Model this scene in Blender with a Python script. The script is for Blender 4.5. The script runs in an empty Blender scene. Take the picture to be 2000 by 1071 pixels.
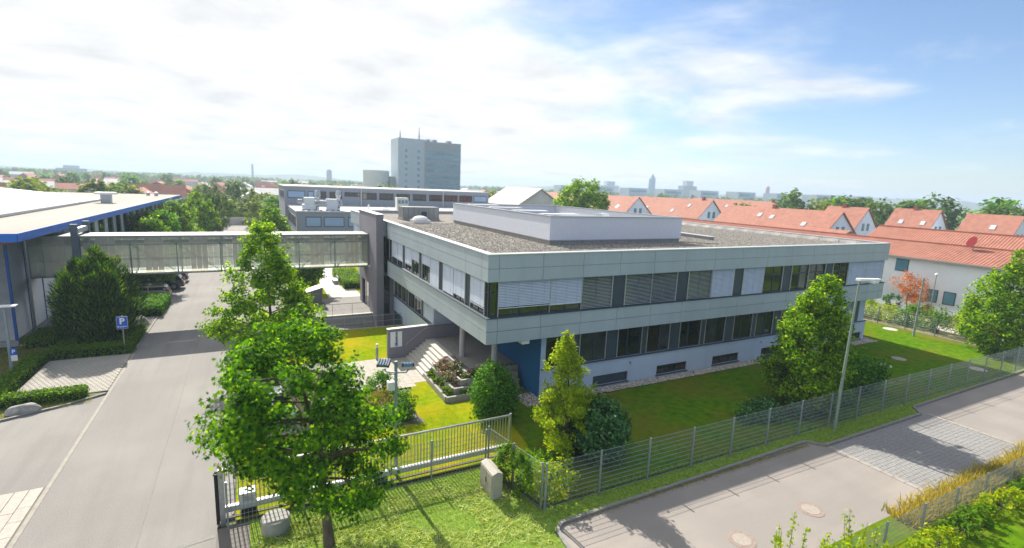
import bpy, math, random
import numpy as np
from mathutils import Matrix, Vector
R = math.radians
rnd = random.Random(7)
S = bpy.context.scene
C = S.collection

# ------------------------------------------------------------ camera
cam_d = bpy.data.cameras.new('camera')
cam = bpy.data.objects.new('camera', cam_d); C.objects.link(cam); S.camera = cam
rows = [[0.887899, -0.043511, 0.457975], [-0.458314, -0.169762, 0.872427], [0.039787, -0.984524, -0.170673]]
m = Matrix(((rows[0][0], -rows[0][1], -rows[0][2], 0), (rows[1][0], -rows[1][1], -rows[1][2], 0),
            (rows[2][0], -rows[2][1], -rows[2][2], 12.0), (0, 0, 0, 1)))
cam.matrix_world = m
cam_d.sensor_width = 36; cam_d.lens = 17.715; cam_d.clip_start = 0.1; cam_d.clip_end = 20000
cam_d.dof.use_dof = True; cam_d.dof.focus_distance = 25.0; cam_d.dof.aperture_fstop = 0.33

# ------------------------------------------------------------ world, sun, exposure
SUN_EL, SUN_AZ = R(39.8), R(5.7)           # elevation, degrees from +Y towards -X
sun_dir = Vector((-math.sin(SUN_AZ) * math.cos(SUN_EL), math.cos(SUN_AZ) * math.cos(SUN_EL), math.sin(SUN_EL)))
W = bpy.data.worlds.new('World'); S.world = W; W.use_nodes = True
nt = W.node_tree; nt.nodes.clear(); L = nt.links
def wn(t, **k):
    n = nt.nodes.new(t)
    for a, b in k.items(): setattr(n, a, b)
    return n
def wm(op, a, b=None, c=None, clamp=False):
    n = wn('ShaderNodeMath', operation=op, use_clamp=clamp)
    for i, x in enumerate((a, b, c)):
        if x is None: continue
        if isinstance(x, (int, float)): n.inputs[i].default_value = x
        else: L.new(x, n.inputs[i])
    return n.outputs[0]
sky = wn('ShaderNodeTexSky', sky_type='NISHITA', sun_disc=False)
sky.sun_elevation = SUN_EL; sky.sun_rotation = -SUN_AZ
sky.air_density = 1.0; sky.dust_density = 0.6; sky.ozone_density = 3.0; sky.altitude = 300
tc = wn('ShaderNodeTexCoord')
sep = wn('ShaderNodeSeparateXYZ'); L.new(tc.outputs['Generated'], sep.inputs[0])
dx, dy, dz = sep.outputs
zz = wm('ADD', wm('MAXIMUM', dz, 0.0), 0.13)
comb = wn('ShaderNodeCombineXYZ')
L.new(wm('DIVIDE', dx, zz), comb.inputs[0]); L.new(wm('DIVIDE', dy, zz), comb.inputs[1])
n1 = wn('ShaderNodeTexNoise'); n1.inputs['Scale'].default_value = 0.85; n1.inputs['Detail'].default_value = 9; n1.inputs['Roughness'].default_value = 0.58; n1.inputs['Distortion'].default_value = 0.25
L.new(comb.outputs[0], n1.inputs['Vector'])
n2 = wn('ShaderNodeTexNoise'); n2.inputs['Scale'].default_value = 2.2; n2.inputs['Detail'].default_value = 6; n2.inputs['Roughness'].default_value = 0.55
L.new(comb.outputs[0], n2.inputs['Vector'])
# cloud bank thick on the sun's side of the sky, breaking up away from it
side = wm('ADD', wm('MULTIPLY', dx, -0.62), wm('MULTIPLY', dy, 0.42))
cov = wm('ADD', wm('ADD', n1.outputs['Fac'], wm('MULTIPLY', side, 0.52)), wm('MULTIPLY', dz, 0.06))
mr = wn('ShaderNodeMapRange', interpolation_type='SMOOTHSTEP'); L.new(cov, mr.inputs['Value'])
mr.inputs['From Min'].default_value = 0.30; mr.inputs['From Max'].default_value = 0.60
shade = wn('ShaderNodeMapRange'); L.new(n2.outputs['Fac'], shade.inputs['Value'])
shade.inputs['From Min'].default_value = 0.30; shade.inputs['From Max'].default_value = 0.62
shade.inputs['To Min'].default_value = 4.3; shade.inputs['To Max'].default_value = 5.7
cl = wn('ShaderNodeCombineXYZ')
for i, k in enumerate((0.985, 0.99, 1.0)): L.new(wm('MULTIPLY', shade.outputs[0], k), cl.inputs[i])
mix = wn('ShaderNodeMix', data_type='RGBA'); L.new(mr.outputs[0], mix.inputs[0])
tint = wn('ShaderNodeMix', data_type='RGBA', blend_type='MULTIPLY'); tint.inputs[0].default_value = 1.0
L.new(sky.outputs[0], tint.inputs[6]); tint.inputs[7].default_value = (0.72, 0.745, 0.79, 1)
L.new(tint.outputs[2], mix.inputs[6]); L.new(cl.outputs[0], mix.inputs[7])
bg = wn('ShaderNodeBackground'); L.new(mix.outputs[2], bg.inputs[0]); bg.inputs[1].default_value = 0.100
out = wn('ShaderNodeOutputWorld'); L.new(bg.outputs[0], out.inputs[0])

sd = bpy.data.lights.new('sun', 'SUN'); sd.energy = 4.6; sd.angle = R(0.55); sd.color = (1.0, 0.93, 0.82)
so = bpy.data.objects.new('sun', sd); C.objects.link(so); so.location = (0, 0, 80)
so.rotation_euler = (-sun_dir).to_track_quat('-Z', 'Y').to_euler()
S.view_settings.view_transform = 'Standard'; S.view_settings.look = 'None'
S.view_settings.exposure = 1.02; S.view_settings.gamma = 1.0; S.view_settings.use_curve_mapping = False
S.cycles.max_bounces = 6; S.cycles.transparent_max_bounces = 12; S.cycles.volume_bounces = 0
S.cycles.use_denoising = True
S.cycles.caustics_reflective = False; S.cycles.caustics_refractive = False

# ------------------------------------------------------------ materials
MATS = {}
def mat(name, col, rough=0.7, var=0.0, scale=4.0, metal=0.0, bump=0.0, bscale=None, spec=0.4, col2=None, detail=5, nrough=0.6, stretch=None, coords='Object', trans=0.0, island=None, big=None, alpha=None, streak=None):
    """procedural material: base colour with noise between col and col2 (or col*(1+-var)), optional bump"""
    if name in MATS: return MATS[name]
    M = bpy.data.materials.new(name); M.use_nodes = True; MATS[name] = M
    t = M.node_tree; b = t.nodes['Principled BSDF']; k = t.links.new
    b.inputs['Roughness'].default_value = rough; b.inputs['Metallic'].default_value = metal
    b.inputs['Specular IOR Level'].default_value = spec
    if alpha is not None: b.inputs['Alpha'].default_value = alpha
    if col2 is None: a_, c_ = [x * (1 - var) for x in col], [min(1, x * (1 + var)) for x in col]
    else: a_, c_ = col, col2
    tcn = t.nodes.new('ShaderNodeTexCoord'); vec = tcn.outputs[coords]
    if stretch:
        mp = t.nodes.new('ShaderNodeMapping'); mp.inputs['Scale'].default_value = stretch; k(vec, mp.inputs[0]); vec = mp.outputs[0]
    colour = None
    if island is not None:
        g = t.nodes.new('ShaderNodeNewGeometry'); fac = g.outputs['Random Per Island']
        rp = t.nodes.new('ShaderNodeValToRGB'); cr = rp.color_ramp
        cr.elements[0].color = (*island[0], 1); cr.elements[1].color = (*island[-1], 1)
        for i, c in enumerate(island[1:-1]):
            e = cr.elements.new((i + 1) / (len(island) - 1)); e.color = (*c, 1)
        k(fac, rp.inputs[0]); colour = rp.outputs[0]
        k(colour, b.inputs['Base Color'])
    elif var or col2:
        n = t.nodes.new('ShaderNodeTexNoise'); n.inputs['Scale'].default_value = scale; n.inputs['Detail'].default_value = detail; n.inputs['Roughness'].default_value = nrough
        k(vec, n.inputs['Vector'])
        rp = t.nodes.new('ShaderNodeValToRGB'); rp.color_ramp.elements[0].position = 0.3; rp.color_ramp.elements[1].position = 0.7
        rp.color_ramp.elements[0].color = (*a_, 1); rp.color_ramp.elements[1].color = (*c_, 1)
        k(n.outputs['Fac'], rp.inputs[0]); colour = rp.outputs[0]
        if big:   # large soft patches: (scale, tint colour, strength)
            n3 = t.nodes.new('ShaderNodeTexNoise'); n3.inputs['Scale'].default_value = big[0]; n3.inputs['Detail'].default_value = 4
            k(vec, n3.inputs['Vector'])
            r3 = t.nodes.new('ShaderNodeMapRange'); r3.inputs['From Min'].default_value = 0.42; r3.inputs['From Max'].default_value = 0.68
            r3.inputs['To Max'].default_value = big[2]; k(n3.outputs['Fac'], r3.inputs[0])
            mx = t.nodes.new('ShaderNodeMix'); mx.data_type = 'RGBA'; k(r3.outputs[0], mx.inputs[0]); k(colour, mx.inputs[6]); mx.inputs[7].default_value = (*big[1], 1)
            colour = mx.outputs[2]
        if streak:   # (mapping scale, tint, strength): wear running one way
            ms_ = t.nodes.new('ShaderNodeMapping'); ms_.inputs['Scale'].default_value = streak[0]; k(tcn.outputs[coords], ms_.inputs[0])
            n4 = t.nodes.new('ShaderNodeTexNoise'); n4.inputs['Scale'].default_value = 1.0; n4.inputs['Detail'].default_value = 5; n4.inputs['Roughness'].default_value = .62; k(ms_.outputs[0], n4.inputs['Vector'])
            r4 = t.nodes.new('ShaderNodeMapRange'); r4.inputs['From Min'].default_value = 0.46; r4.inputs['From Max'].default_value = 0.70; r4.inputs['To Max'].default_value = streak[2]; k(n4.outputs['Fac'], r4.inputs[0])
            m4 = t.nodes.new('ShaderNodeMix'); m4.data_type = 'RGBA'; k(r4.outputs[0], m4.inputs[0]); k(colour, m4.inputs[6]); m4.inputs[7].default_value = (*streak[1], 1); colour = m4.outputs[2]
        k(colour, b.inputs['Base Color'])
    else: b.inputs['Base Color'].default_value = (*col, 1)
    if bump:
        n = t.nodes.new('ShaderNodeTexNoise'); n.inputs['Scale'].default_value = bscale or scale * 6; n.inputs['Detail'].default_value = 4
        k(vec, n.inputs['Vector']); bp = t.nodes.new('ShaderNodeBump'); bp.inputs['Strength'].default_value = min(1, bump); bp.inputs['Distance'].default_value = 0.03
        k(n.outputs['Fac'], bp.inputs['Height']); k(bp.outputs[0], b.inputs['Normal'])
    if trans:
        tr = t.nodes.new('ShaderNodeBsdfTranslucent'); ms = t.nodes.new('ShaderNodeMixShader'); ms.inputs[0].default_value = trans
        o = t.nodes['Material Output']
        if colour is not None:
            gm = t.nodes.new('ShaderNodeMix'); gm.data_type = 'RGBA'; gm.blend_type = 'MULTIPLY'; gm.inputs[0].default_value = 1
            k(colour, gm.inputs[6]); gm.inputs[7].default_value = (2.3, 2.0, 0.45, 1); k(gm.outputs[2], tr.inputs[0])
        else: tr.inputs[0].default_value = (*col, 1)
        k(b.outputs[0], ms.inputs[1]); k(tr.outputs[0], ms.inputs[2]); k(ms.outputs[0], o.inputs[0])
    return M

asphalt = mat('asphalt_drive', (0.225, 0.215, 0.205), 0.9, 0.26, 26, bump=0.25, bscale=160, big=(0.22, (0.30, 0.285, 0.27), 0.55), spec=0.25, streak=((1.6, .10, 1), (0.175, 0.168, 0.16), .38))
asphalt2 = mat('asphalt_street', (0.255, 0.235, 0.217), 0.9, 0.18, 30, bump=0.2, bscale=150, big=(0.35, (0.34, 0.30, 0.27), 0.6), spec=0.25, streak=((.10, 1.4, 1), (0.22, 0.198, 0.18), .4))
concrete = mat('concrete', (0.34, 0.335, 0.31), 0.85, 0.16, 5, bump=0.15, big=(0.8, (0.25, 0.245, 0.22), 0.4))
concrete_lt = mat('concrete_light', (0.50, 0.48, 0.44), 0.85, 0.12, 6, bump=0.12, big=(0.7, (0.40, 0.38, 0.33), 0.4))
kerbstone = mat('kerbstone', (0.22, 0.215, 0.20), 0.85, 0.2, 7, bump=0.2)
paver_m = mat('paver', (0.40, 0.375, 0.335), 0.9, 0.14, 7, bump=0.15, big=(0.9, (0.30, 0.285, 0.25), 0.5))
cobble_m = mat('cobble', (0.255, 0.25, 0.245), 0.85, 0.22, 9, bump=0.2, big=(0.5, (0.20, 0.195, 0.19), 0.5))
joint_m = mat('joint_sand', (0.17, 0.155, 0.12), 0.95, 0.3, 20)
cladding = mat('fibre_cement_cladding', (0.385, 0.45, 0.51), 0.45, 0.05, 0.5, spec=0.45, detail=3, streak=((1.1, 1.1, .12), (0.33, 0.39, 0.445), .55))
cap_m = mat('aluminium_cap', (0.72, 0.73, 0.74), 0.35, 0.06, 3, metal=0.6)
stucco_w = mat('stucco_pale', (0.46, 0.54, 0.69), 0.9, 0.05, 14, bump=0.25, bscale=90, big=(0.5, (0.42, 0.49, 0.63), 0.5), streak=((.9, .9, .12), (0.39, 0.455, 0.57), .5))
stucco_p = mat('stucco_roof_screen', (0.60, 0.63, 0.71), 0.9, 0.06, 3, bump=0.2, bscale=80, stretch=(6, 6, 0.5))
stucco_d = mat('stucco_slate', (0.215, 0.205, 0.245), 0.9, 0.07, 10, bump=0.25, bscale=90, big=(0.6, (0.25, 0.235, 0.265), 0.5))
stucco_b = mat('stucco_blue', (0.010, 0.115, 0.30), 0.85, 0.08, 8, bump=0.25, bscale=90)
soffit_m = mat('soffit', (0.5, 0.5, 0.5), 0.8, 0.05, 4)
frame_m = mat('anthracite_frame', (0.030, 0.042, 0.060), 0.45, 0.1, 5, spec=0.5)
panel_m = mat('anthracite_panel', (0.040, 0.062, 0.085), 0.5, 0.08, 3, spec=0.5)
glass_m = mat('window_glass', (0.012, 0.016, 0.018), 0.03, spec=1.0, var=0.5, scale=1.5)
glass_v = [glass_m, mat('window_glass_warm', (0.030, 0.026, 0.018), 0.04, spec=1.0, var=0.6, scale=2.5), mat('window_glass_green', (0.016, 0.026, 0.020), 0.03, spec=1.0, var=0.6, scale=2), mat('window_glass_grey', (0.045, 0.05, 0.055), 0.05, spec=1.0, var=0.5, scale=1.2)]
blind_m = mat('blind_slats', (0.60, 0.68, 0.79), 0.5, 0.04, 2, metal=0.15)
rail_m = mat('guide_rail', (0.60, 0.62, 0.63), 0.4, 0.05, 4, metal=0.5)
gravel_m = mat('roof_gravel', (0.045, 0.042, 0.038), 0.95, scale=2.6, col2=(0.31, 0.29, 0.265), bump=1.0, bscale=9, detail=12, nrough=0.82, big=(0.16, (0.22, 0.20, 0.17), 0.5))
membrane = mat('roofing_membrane', (0.27, 0.265, 0.26), 0.7, 0.22, 2.2, bump=0.5, bscale=3, stretch=(3, 3, 0.6))
pebble_m = mat('pebble', (0.40, 0.37, 0.33), 0.8, island=[(0.22, 0.20, 0.18), (0.38, 0.35, 0.31), (0.58, 0.55, 0.50)])
dkpebble_m = mat('dark_pebble', (0.2, 0.2, 0.2), 0.8, island=[(0.08, 0.08, 0.085), (0.17, 0.165, 0.165), (0.30, 0.29, 0.28)])
galv = mat('galvanised_steel', (0.42, 0.44, 0.46), 0.42, 0.16, 6, metal=0.75)
galv_dull = mat('fence_steel', (0.26, 0.31, 0.35), 0.5, 0.12, 6, metal=0.45)
beam_m = mat('gate_beam', (0.52, 0.53, 0.54), 0.45, 0.06, 3, metal=0.35)
rubber = mat('black_rubber', (0.018, 0.018, 0.02), 0.7, 0.2, 8)
pole_m = mat('painted_pole', (0.27, 0.33, 0.37), 0.45, 0.08, 3, metal=0.3)
pole_g = mat('green_grey_pole', (0.22, 0.28, 0.25), 0.5, 0.1, 3, metal=0.2)
white_p = mat('white_plastic', (0.78, 0.78, 0.78), 0.45, 0.04, 4)
blue_s = mat('sign_blue', (0.010, 0.10, 0.52), 0.4)
black_p = mat('black_print', (0.02, 0.02, 0.022), 0.5)
sign_w = mat('sign_white', (0.72, 0.76, 0.79), 0.4, 0.02, 3)
stone_m = mat('boulder', (0.20, 0.19, 0.175), 0.85, scale=3, col2=(0.42, 0.41, 0.38), bump=0.7, bscale=9)
cabinet_m = mat('cabinet_grey', (0.37, 0.35, 0.31), 0.8, 0.1, 4, bump=0.1, big=(1.5, (0.29, 0.27, 0.23), 0.5))
bark = mat('bark', (0.13, 0.10, 0.075), 0.95, 0.35, 9, bump=0.8, bscale=30, stretch=(1, 1, 0.25))
soil = mat('soil', (0.10, 0.075, 0.05), 0.95, 0.35, 9, bump=0.5)
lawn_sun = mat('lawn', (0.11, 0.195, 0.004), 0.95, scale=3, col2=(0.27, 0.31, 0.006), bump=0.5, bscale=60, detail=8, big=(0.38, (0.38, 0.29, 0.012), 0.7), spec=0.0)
lawn_green_shade = mat('lawn_green_shade', (0.040, 0.115, 0.004), 0.95, scale=2.2, col2=(0.12, 0.225, 0.006), bump=0.5, bscale=60, detail=8, big=(0.30, (0.17, 0.145, 0.02), 0.6), spec=0.0)  # greener lawn, also darkened so its colour carries the office's shade
verge_m = mat('mown_verge', (0.08, 0.17, 0.012), 0.95, scale=6, col2=(0.26, 0.36, 0.07), bump=0.6, bscale=40, detail=8, spec=0.1)
corr_m = mat('corrugated_aluminium', (0.46, 0.47, 0.49), 0.45, 0.06, 2, metal=0.55)
hall_white = mat('hall_white_panel', (0.66, 0.67, 0.68), 0.6, 0.04, 3)
fascia_m = mat('fascia_blue', (0.010, 0.15, 0.60), 0.4, 0.07, 1.5, spec=0.5)
flash_m = mat('blue_trim', (0.012, 0.085, 0.36), 0.45)
wood_m = mat('glulam', (0.30, 0.155, 0.07), 0.7, 0.25, 3, stretch=(1, 1, 6))
roof_lt = mat('hall_roof_membrane', (0.28, 0.265, 0.24), 0.85, 0.10, 1.2, big=(0.12, (0.20, 0.19, 0.165), 0.7), stretch=(1, 0.22, 1))
white_metal = mat('white_metal_roof', (0.74, 0.745, 0.75), 0.35, 0.04, 1, metal=0.1)
bridge_frame = mat('bridge_steel', (0.24, 0.27, 0.275), 0.45, 0.06, 3, metal=0.5)
bglass = None
tile_m = mat('clay_tile', (0.31, 0.128, 0.088), 0.8, 0.24, 1.2, bump=0.4, bscale=9, big=(0.12, (0.35, 0.155, 0.11), 0.6))
render_w = mat('white_render', (0.78, 0.84, 0.95), 0.9, 0.04, 1.5, big=(0.2, (0.68, 0.74, 0.84), 0.5))
rear_m = mat('rear_block_render', (0.26, 0.285, 0.325), 0.75, 0.04, 2)
roof_wh = mat('pale_roof', (0.62, 0.615, 0.60), 0.8, 0.08, 1.0, big=(0.15, (0.5, 0.49, 0.46), 0.5))
duct_m = mat('duct_sheet', (0.62, 0.64, 0.66), 0.35, 0.08, 3, metal=0.6)
tower_w = mat('tower_concrete', (0.40, 0.49, 0.56), 0.85, 0.05, 0.5)
tower_g = mat('tower_spandrel', (0.27, 0.31, 0.34), 0.8, 0.08, 0.5)
tower_gl = mat('tower_glass', (0.10, 0.27, 0.38), 0.25, 0.35, 0.25, spec=0.8)
far_wall = mat('far_wall', (0.58, 0.56, 0.53), 0.9, 0.15, 0.3)
far_roof = mat('far_roof', (0.36, 0.15, 0.10), 0.9, 0.25, 0.1)
def translucent_panel(name, a, tcol, k):
    M = bpy.data.materials.new(name); M.use_nodes = True; t = M.node_tree
    b = t.nodes['Principled BSDF']; b.inputs['Base Color'].default_value = (*a, 1); b.inputs['Roughness'].default_value = 0.35
    n = t.nodes.new('ShaderNodeTexNoise'); n.inputs['Scale'].default_value = 1.2
    tr = t.nodes.new('ShaderNodeBsdfTranslucent'); tr.inputs[0].default_value = (*tcol, 1)
    tp = t.nodes.new('ShaderNodeBsdfTransparent'); tp.inputs[0].default_value = (0.93, 0.95, 0.92, 1)
    m1 = t.nodes.new('ShaderNodeMixShader'); m1.inputs[0].default_value = 0.72
    m2 = t.nodes.new('ShaderNodeMixShader'); m2.inputs[0].default_value = k
    t.links.new(b.outputs[0], m1.inputs[1]); t.links.new(tr.outputs[0], m1.inputs[2])
    t.links.new(m1.outputs[0], m2.inputs[1]); t.links.new(tp.outputs[0], m2.inputs[2])
    t.links.new(m2.outputs[0], t.nodes['Material Output'].inputs[0]); return M
br_frost = translucent_panel('frosted_glass', (0.55, 0.55, 0.52), (0.96, 0.93, 0.85), 0.08)
br_clear = translucent_panel('clear_glass', (0.40, 0.43, 0.41), (0.98, 0.97, 0.90), 0.50)
br_back = translucent_panel('back_glass', (0.40, 0.43, 0.42), (0.9, 0.92, 0.9), 0.90)
# leaves
def leaf(name, cols, trans=0.5, rough=0.6): return mat(name, cols[0], rough, island=cols, trans=trans, spec=0.07)
lf_maple = leaf('maple_leaf', [(0.014, 0.06, 0.008), (0.045, 0.15, 0.009), (0.10, 0.25, 0.01), (0.21, 0.38, 0.012)])
lf_maple2 = leaf('maple_leaf_light', [(0.028, 0.095, 0.008), (0.08, 0.2, 0.009), (0.16, 0.31, 0.012), (0.28, 0.42, 0.015)])
lf_lime = leaf('lime_leaf', [(0.028, 0.095, 0.005), (0.085, 0.21, 0.006), (0.18, 0.33, 0.008), (0.32, 0.43, 0.01)])
lf_pear = leaf('pear_leaf', [(0.125, 0.2375, 0.012), (0.2375, 0.3625, 0.014), (0.3875, 0.4125, 0.015)])
lf_dark = leaf('shrub_leaf_dark', [(0.014, 0.065, 0.022), (0.045, 0.14, 0.04), (0.13, 0.27, 0.09)], 0.2, 0.35)
lf_shrub = leaf('shrub_leaf', [(0.02, 0.085, 0.008), (0.065, 0.2, 0.01), (0.15, 0.32, 0.014)])
lf_yew = leaf('yew_needle', [(0.008, 0.04, 0.008), (0.018, 0.075, 0.01), (0.045, 0.125, 0.012), (0.17, 0.26, 0.014)], 0.35)
lf_hedge = leaf('hedge_leaf', [(0.0364, 0.104, 0.0104), (0.0845, 0.2015, 0.0135), (0.169, 0.273, 0.0166)])
lf_yel = leaf('yellow_shrub_leaf', [(0.09, 0.15, 0.015), (0.20, 0.24, 0.02), (0.34, 0.20, 0.03)])
lf_red = leaf('red_maple_leaf', [(0.25, 0.07, 0.03), (0.36, 0.13, 0.06), (0.42, 0.22, 0.12)])
lf_pink = leaf('pink_flower', [(0.5, 0.16, 0.0), (0.66, 0.3, 0.46), (0.78, 0.48, 0.6)], 0.0)
lf_far = leaf('far_tree_leaf', [(0.0418, 0.1045, 0.0274), (0.0855, 0.171, 0.0334), (0.1615, 0.247, 0.0426)], 0.25)
lf_fary = leaf('far_tree_leaf_light', [(0.084, 0.154, 0.0202), (0.154, 0.238, 0.0224), (0.238, 0.294, 0.0336)], 0.3)
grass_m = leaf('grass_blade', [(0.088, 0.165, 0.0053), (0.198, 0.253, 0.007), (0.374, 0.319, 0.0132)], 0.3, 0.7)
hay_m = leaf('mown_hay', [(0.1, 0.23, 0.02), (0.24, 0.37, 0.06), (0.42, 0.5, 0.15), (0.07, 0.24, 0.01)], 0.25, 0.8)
dgrass_m = leaf('shade_toned_grass_blade', [(0.04, 0.12, 0.005), (0.085, 0.19, 0.006), (0.19, 0.22, 0.02)], 0.3, 0.7)  # darker copy of the lawn blades, building shade put into the colour
dry_m = leaf('dry_grass', [(0.16, 0.19, 0.03), (0.34, 0.29, 0.07), (0.44, 0.36, 0.14)], 0.35, 0.8)
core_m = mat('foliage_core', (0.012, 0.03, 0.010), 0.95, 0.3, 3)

# ------------------------------------------------------------ mesh helpers
def link(o, parent=None):
    C.objects.link(o)
    if parent is not None:
        o.parent = parent
        if parent.type == 'EMPTY': o.matrix_parent_inverse = Matrix.Translation(-parent.location)
    return o
def tag(o, label=None, cat=None, group=None, kind=None):
    if label: o['label'] = label
    if cat: o['category'] = cat
    if group: o['group'] = group
    if kind: o['kind'] = kind
    return o
def thing(name, label, cat, loc=(0, 0, 0), group=None):
    o = bpy.data.objects.new(name, None); o.location = loc; o.empty_display_size = 0.3
    C.objects.link(o); return tag(o, label, cat, group)
class MB:
    def __init__(s, fn=None): s.v = []; s.f = []; s.fn = fn
    def add(s, vs, fs):
        n = len(s.v)
        s.v += [s.fn(*p) for p in vs] if s.fn else [tuple(p) for p in vs]
        s.f += [tuple(i + n for i in f) for f in fs]; return s
    def box(s, x0, y0, z0, x1, y1, z1):
        return s.add([(x0, y0, z0), (x1, y0, z0), (x1, y1, z0), (x0, y1, z0), (x0, y0, z1), (x1, y0, z1), (x1, y1, z1), (x0, y1, z1)],
                     [(0, 3, 2, 1), (4, 5, 6, 7), (0, 1, 5, 4), (1, 2, 6, 5), (2, 3, 7, 6), (3, 0, 4, 7)])
    def quad(s, a, b, c, d): return s.add([a, b, c, d], [(0, 1, 2, 3)])
    def prism(s, pts, z0, z1):
        n = len(pts)
        return s.add([(x, y, z0) for x, y in pts] + [(x, y, z1) for x, y in pts],
                     [tuple(range(n - 1, -1, -1)), tuple(range(n, 2 * n))] + [(i, (i + 1) % n, n + (i + 1) % n, n + i) for i in range(n)])
    def extr(s, pts, a, b, ax='y'):     # profile (u, z) extruded along x or y
        n = len(pts); mk = (lambda u, z, t: (u, t, z)) if ax == 'y' else (lambda u, z, t: (t, u, z))
        return s.add([mk(u, z, a) for u, z in pts] + [mk(u, z, b) for u, z in pts],
                     [tuple(range(n - 1, -1, -1)), tuple(range(n, 2 * n))] + [(i, (i + 1) % n, n + (i + 1) % n, n + i) for i in range(n)])
    def cyl(s, p0, p1, r0, r1=None, n=10):
        r1 = r0 if r1 is None else r1
        p0, p1 = Vector(p0), Vector(p1); d = (p1 - p0).normalized()
        t = Vector((0, 0, 1)) if abs(d.z) < 0.9 else Vector((1, 0, 0)); a = d.cross(t).normalized(); b = d.cross(a)
        vs = []
        for p, r in ((p0, r0), (p1, r1)):
            for i in range(n):
                an = 2 * math.pi * i / n; vs.append(tuple(p + a * (math.cos(an) * r) + b * (math.sin(an) * r)))
        return s.add(vs, [(i, (i + 1) % n, n + (i + 1) % n, n + i) for i in range(n)] + [tuple(range(n - 1, -1, -1)), tuple(range(n, 2 * n))])
    def tube(s, path, rs, n=8):
        if not isinstance(rs, (list, tuple)): rs = [rs] * len(path)
        P = [Vector(p) for p in path]; vs = []
        for i, p in enumerate(P):
            d = (P[min(i + 1, len(P) - 1)] - P[max(i - 1, 0)]).normalized()
            t = Vector((0, 0, 1)) if abs(d.z) < 0.9 else Vector((1, 0, 0)); a = d.cross(t).normalized(); b = d.cross(a)
            for k in range(n):
                an = 2 * math.pi * k / n; vs.append(tuple(p + (a * math.cos(an) + b * math.sin(an)) * rs[i]))
        fs = [(i * n + k, i * n + (k + 1) % n, (i + 1) * n + (k + 1) % n, (i + 1) * n + k) for i in range(len(P) - 1) for k in range(n)]
        fs += [tuple(range(n - 1, -1, -1)), tuple(range((len(P) - 1) * n, len(P) * n))]
        return s.add(vs, fs)
    def lathe(s, prof, c, n=16):
        vs = []
        for r, z in prof:
            for k in range(n):
                an = 2 * math.pi * k / n; vs.append((c[0] + math.cos(an) * r, c[1] + math.sin(an) * r, c[2] + z))
        m_ = len(prof)
        return s.add(vs, [(i * n + k, i * n + (k + 1) % n, (i + 1) * n + (k + 1) % n, (i + 1) * n + k) for i in range(m_ - 1) for k in range(n)] + [tuple(range(n - 1, -1, -1)), tuple(range((m_ - 1) * n, m_ * n))])
    def build(s, name, m, parent=None, smooth=False, bevel=0):
        me = bpy.data.meshes.new(name); me.from_pydata(s.v, [], s.f); me.materials.append(m)
        if smooth:
            me.polygons.foreach_set('use_smooth', [True] * len(me.polygons))
            try: me.set_sharp_from_angle(angle=R(42))
            except Exception: pass
        o = link(bpy.data.objects.new(name, me), parent)
        if bevel:
            b = o.modifiers.new('bevel', 'BEVEL'); b.width = bevel; b.segments = 2; b.limit_method = 'ANGLE'; b.angle_limit = R(40)
        return o
def inst(src, loc, parent, name=None):     # a piece that shares mesh data
    o = bpy.data.objects.new(name or src.name.split('.')[0], src.data); link(o, parent); o.location = loc; return o
def copy_tree(o, parent=None):
    c = o.copy(); C.objects.link(c)
    if parent is not None: c.parent = parent
    for ch in list(o.children): copy_tree(ch, c)
    return c
def sheet(name, pts, z, m, parent=None, kind='structure'):
    me = bpy.data.meshes.new(name); me.from_pydata([(x, y, z) for x, y in pts], [], [tuple(range(len(pts)))]); me.materials.append(m)
    o = link(bpy.data.objects.new(name, me), parent)
    if kind and parent is None: o['kind'] = kind
    return o
def np_mesh(name, V, nper, m, parent=None):     # V (n,k,3): n islands of one k-gon
    n, k = V.shape[:2]
    me = bpy.data.meshes.new(name); me.vertices.add(n * k); me.vertices.foreach_set('co', V.reshape(-1).astype(np.float32))
    me.loops.add(n * k); me.loops.foreach_set('vertex_index', np.arange(n * k, dtype=np.int32))
    me.polygons.add(n); me.polygons.foreach_set('loop_start', np.arange(0, n * k, k, dtype=np.int32))
    try: me.polygons.foreach_set('loop_total', np.full(n, k, dtype=np.int32))
    except Exception: pass
    me.materials.append(m); me.update(calc_edges=True)
    return link(bpy.data.objects.new(name, me), parent)
def norm(a): return a / np.maximum(np.linalg.norm(a, axis=-1, keepdims=True), 1e-9)
_mp = []
for a, r in ((90, 1.0), (64, .46), (38, .88), (10, .40), (-22, .62), (-60, .26), (-90, .34), (-120, .26), (202, .62), (170, .40), (142, .88), (116, .46)):
    _mp.append((math.cos(R(a)) * r * .55, math.sin(R(a)) * r * .55, -0.10 * r * r))
LEAF = {'maple': np.array(_mp), 'oval': np.array([(0, -.5, 0), (.30, -.08, .07), (.2, .28, .05), (0, .5, -.04), (-.2, .28, .05), (-.30, -.08, .07)]),
        'quad': np.array([(0, -.5, 0), (.36, 0, .08), (0, .5, 0), (-.36, 0, .08)]),
        'needle': np.array([(-.07, 0, 0), (.07, 0, 0), (.05, .6, .02), (0, 1, 0), (-.05, .6, .02)]),
        'blade': np.array([(-.06, 0, 0), (.06, 0, 0), (0, 1, .12)])}
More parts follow.
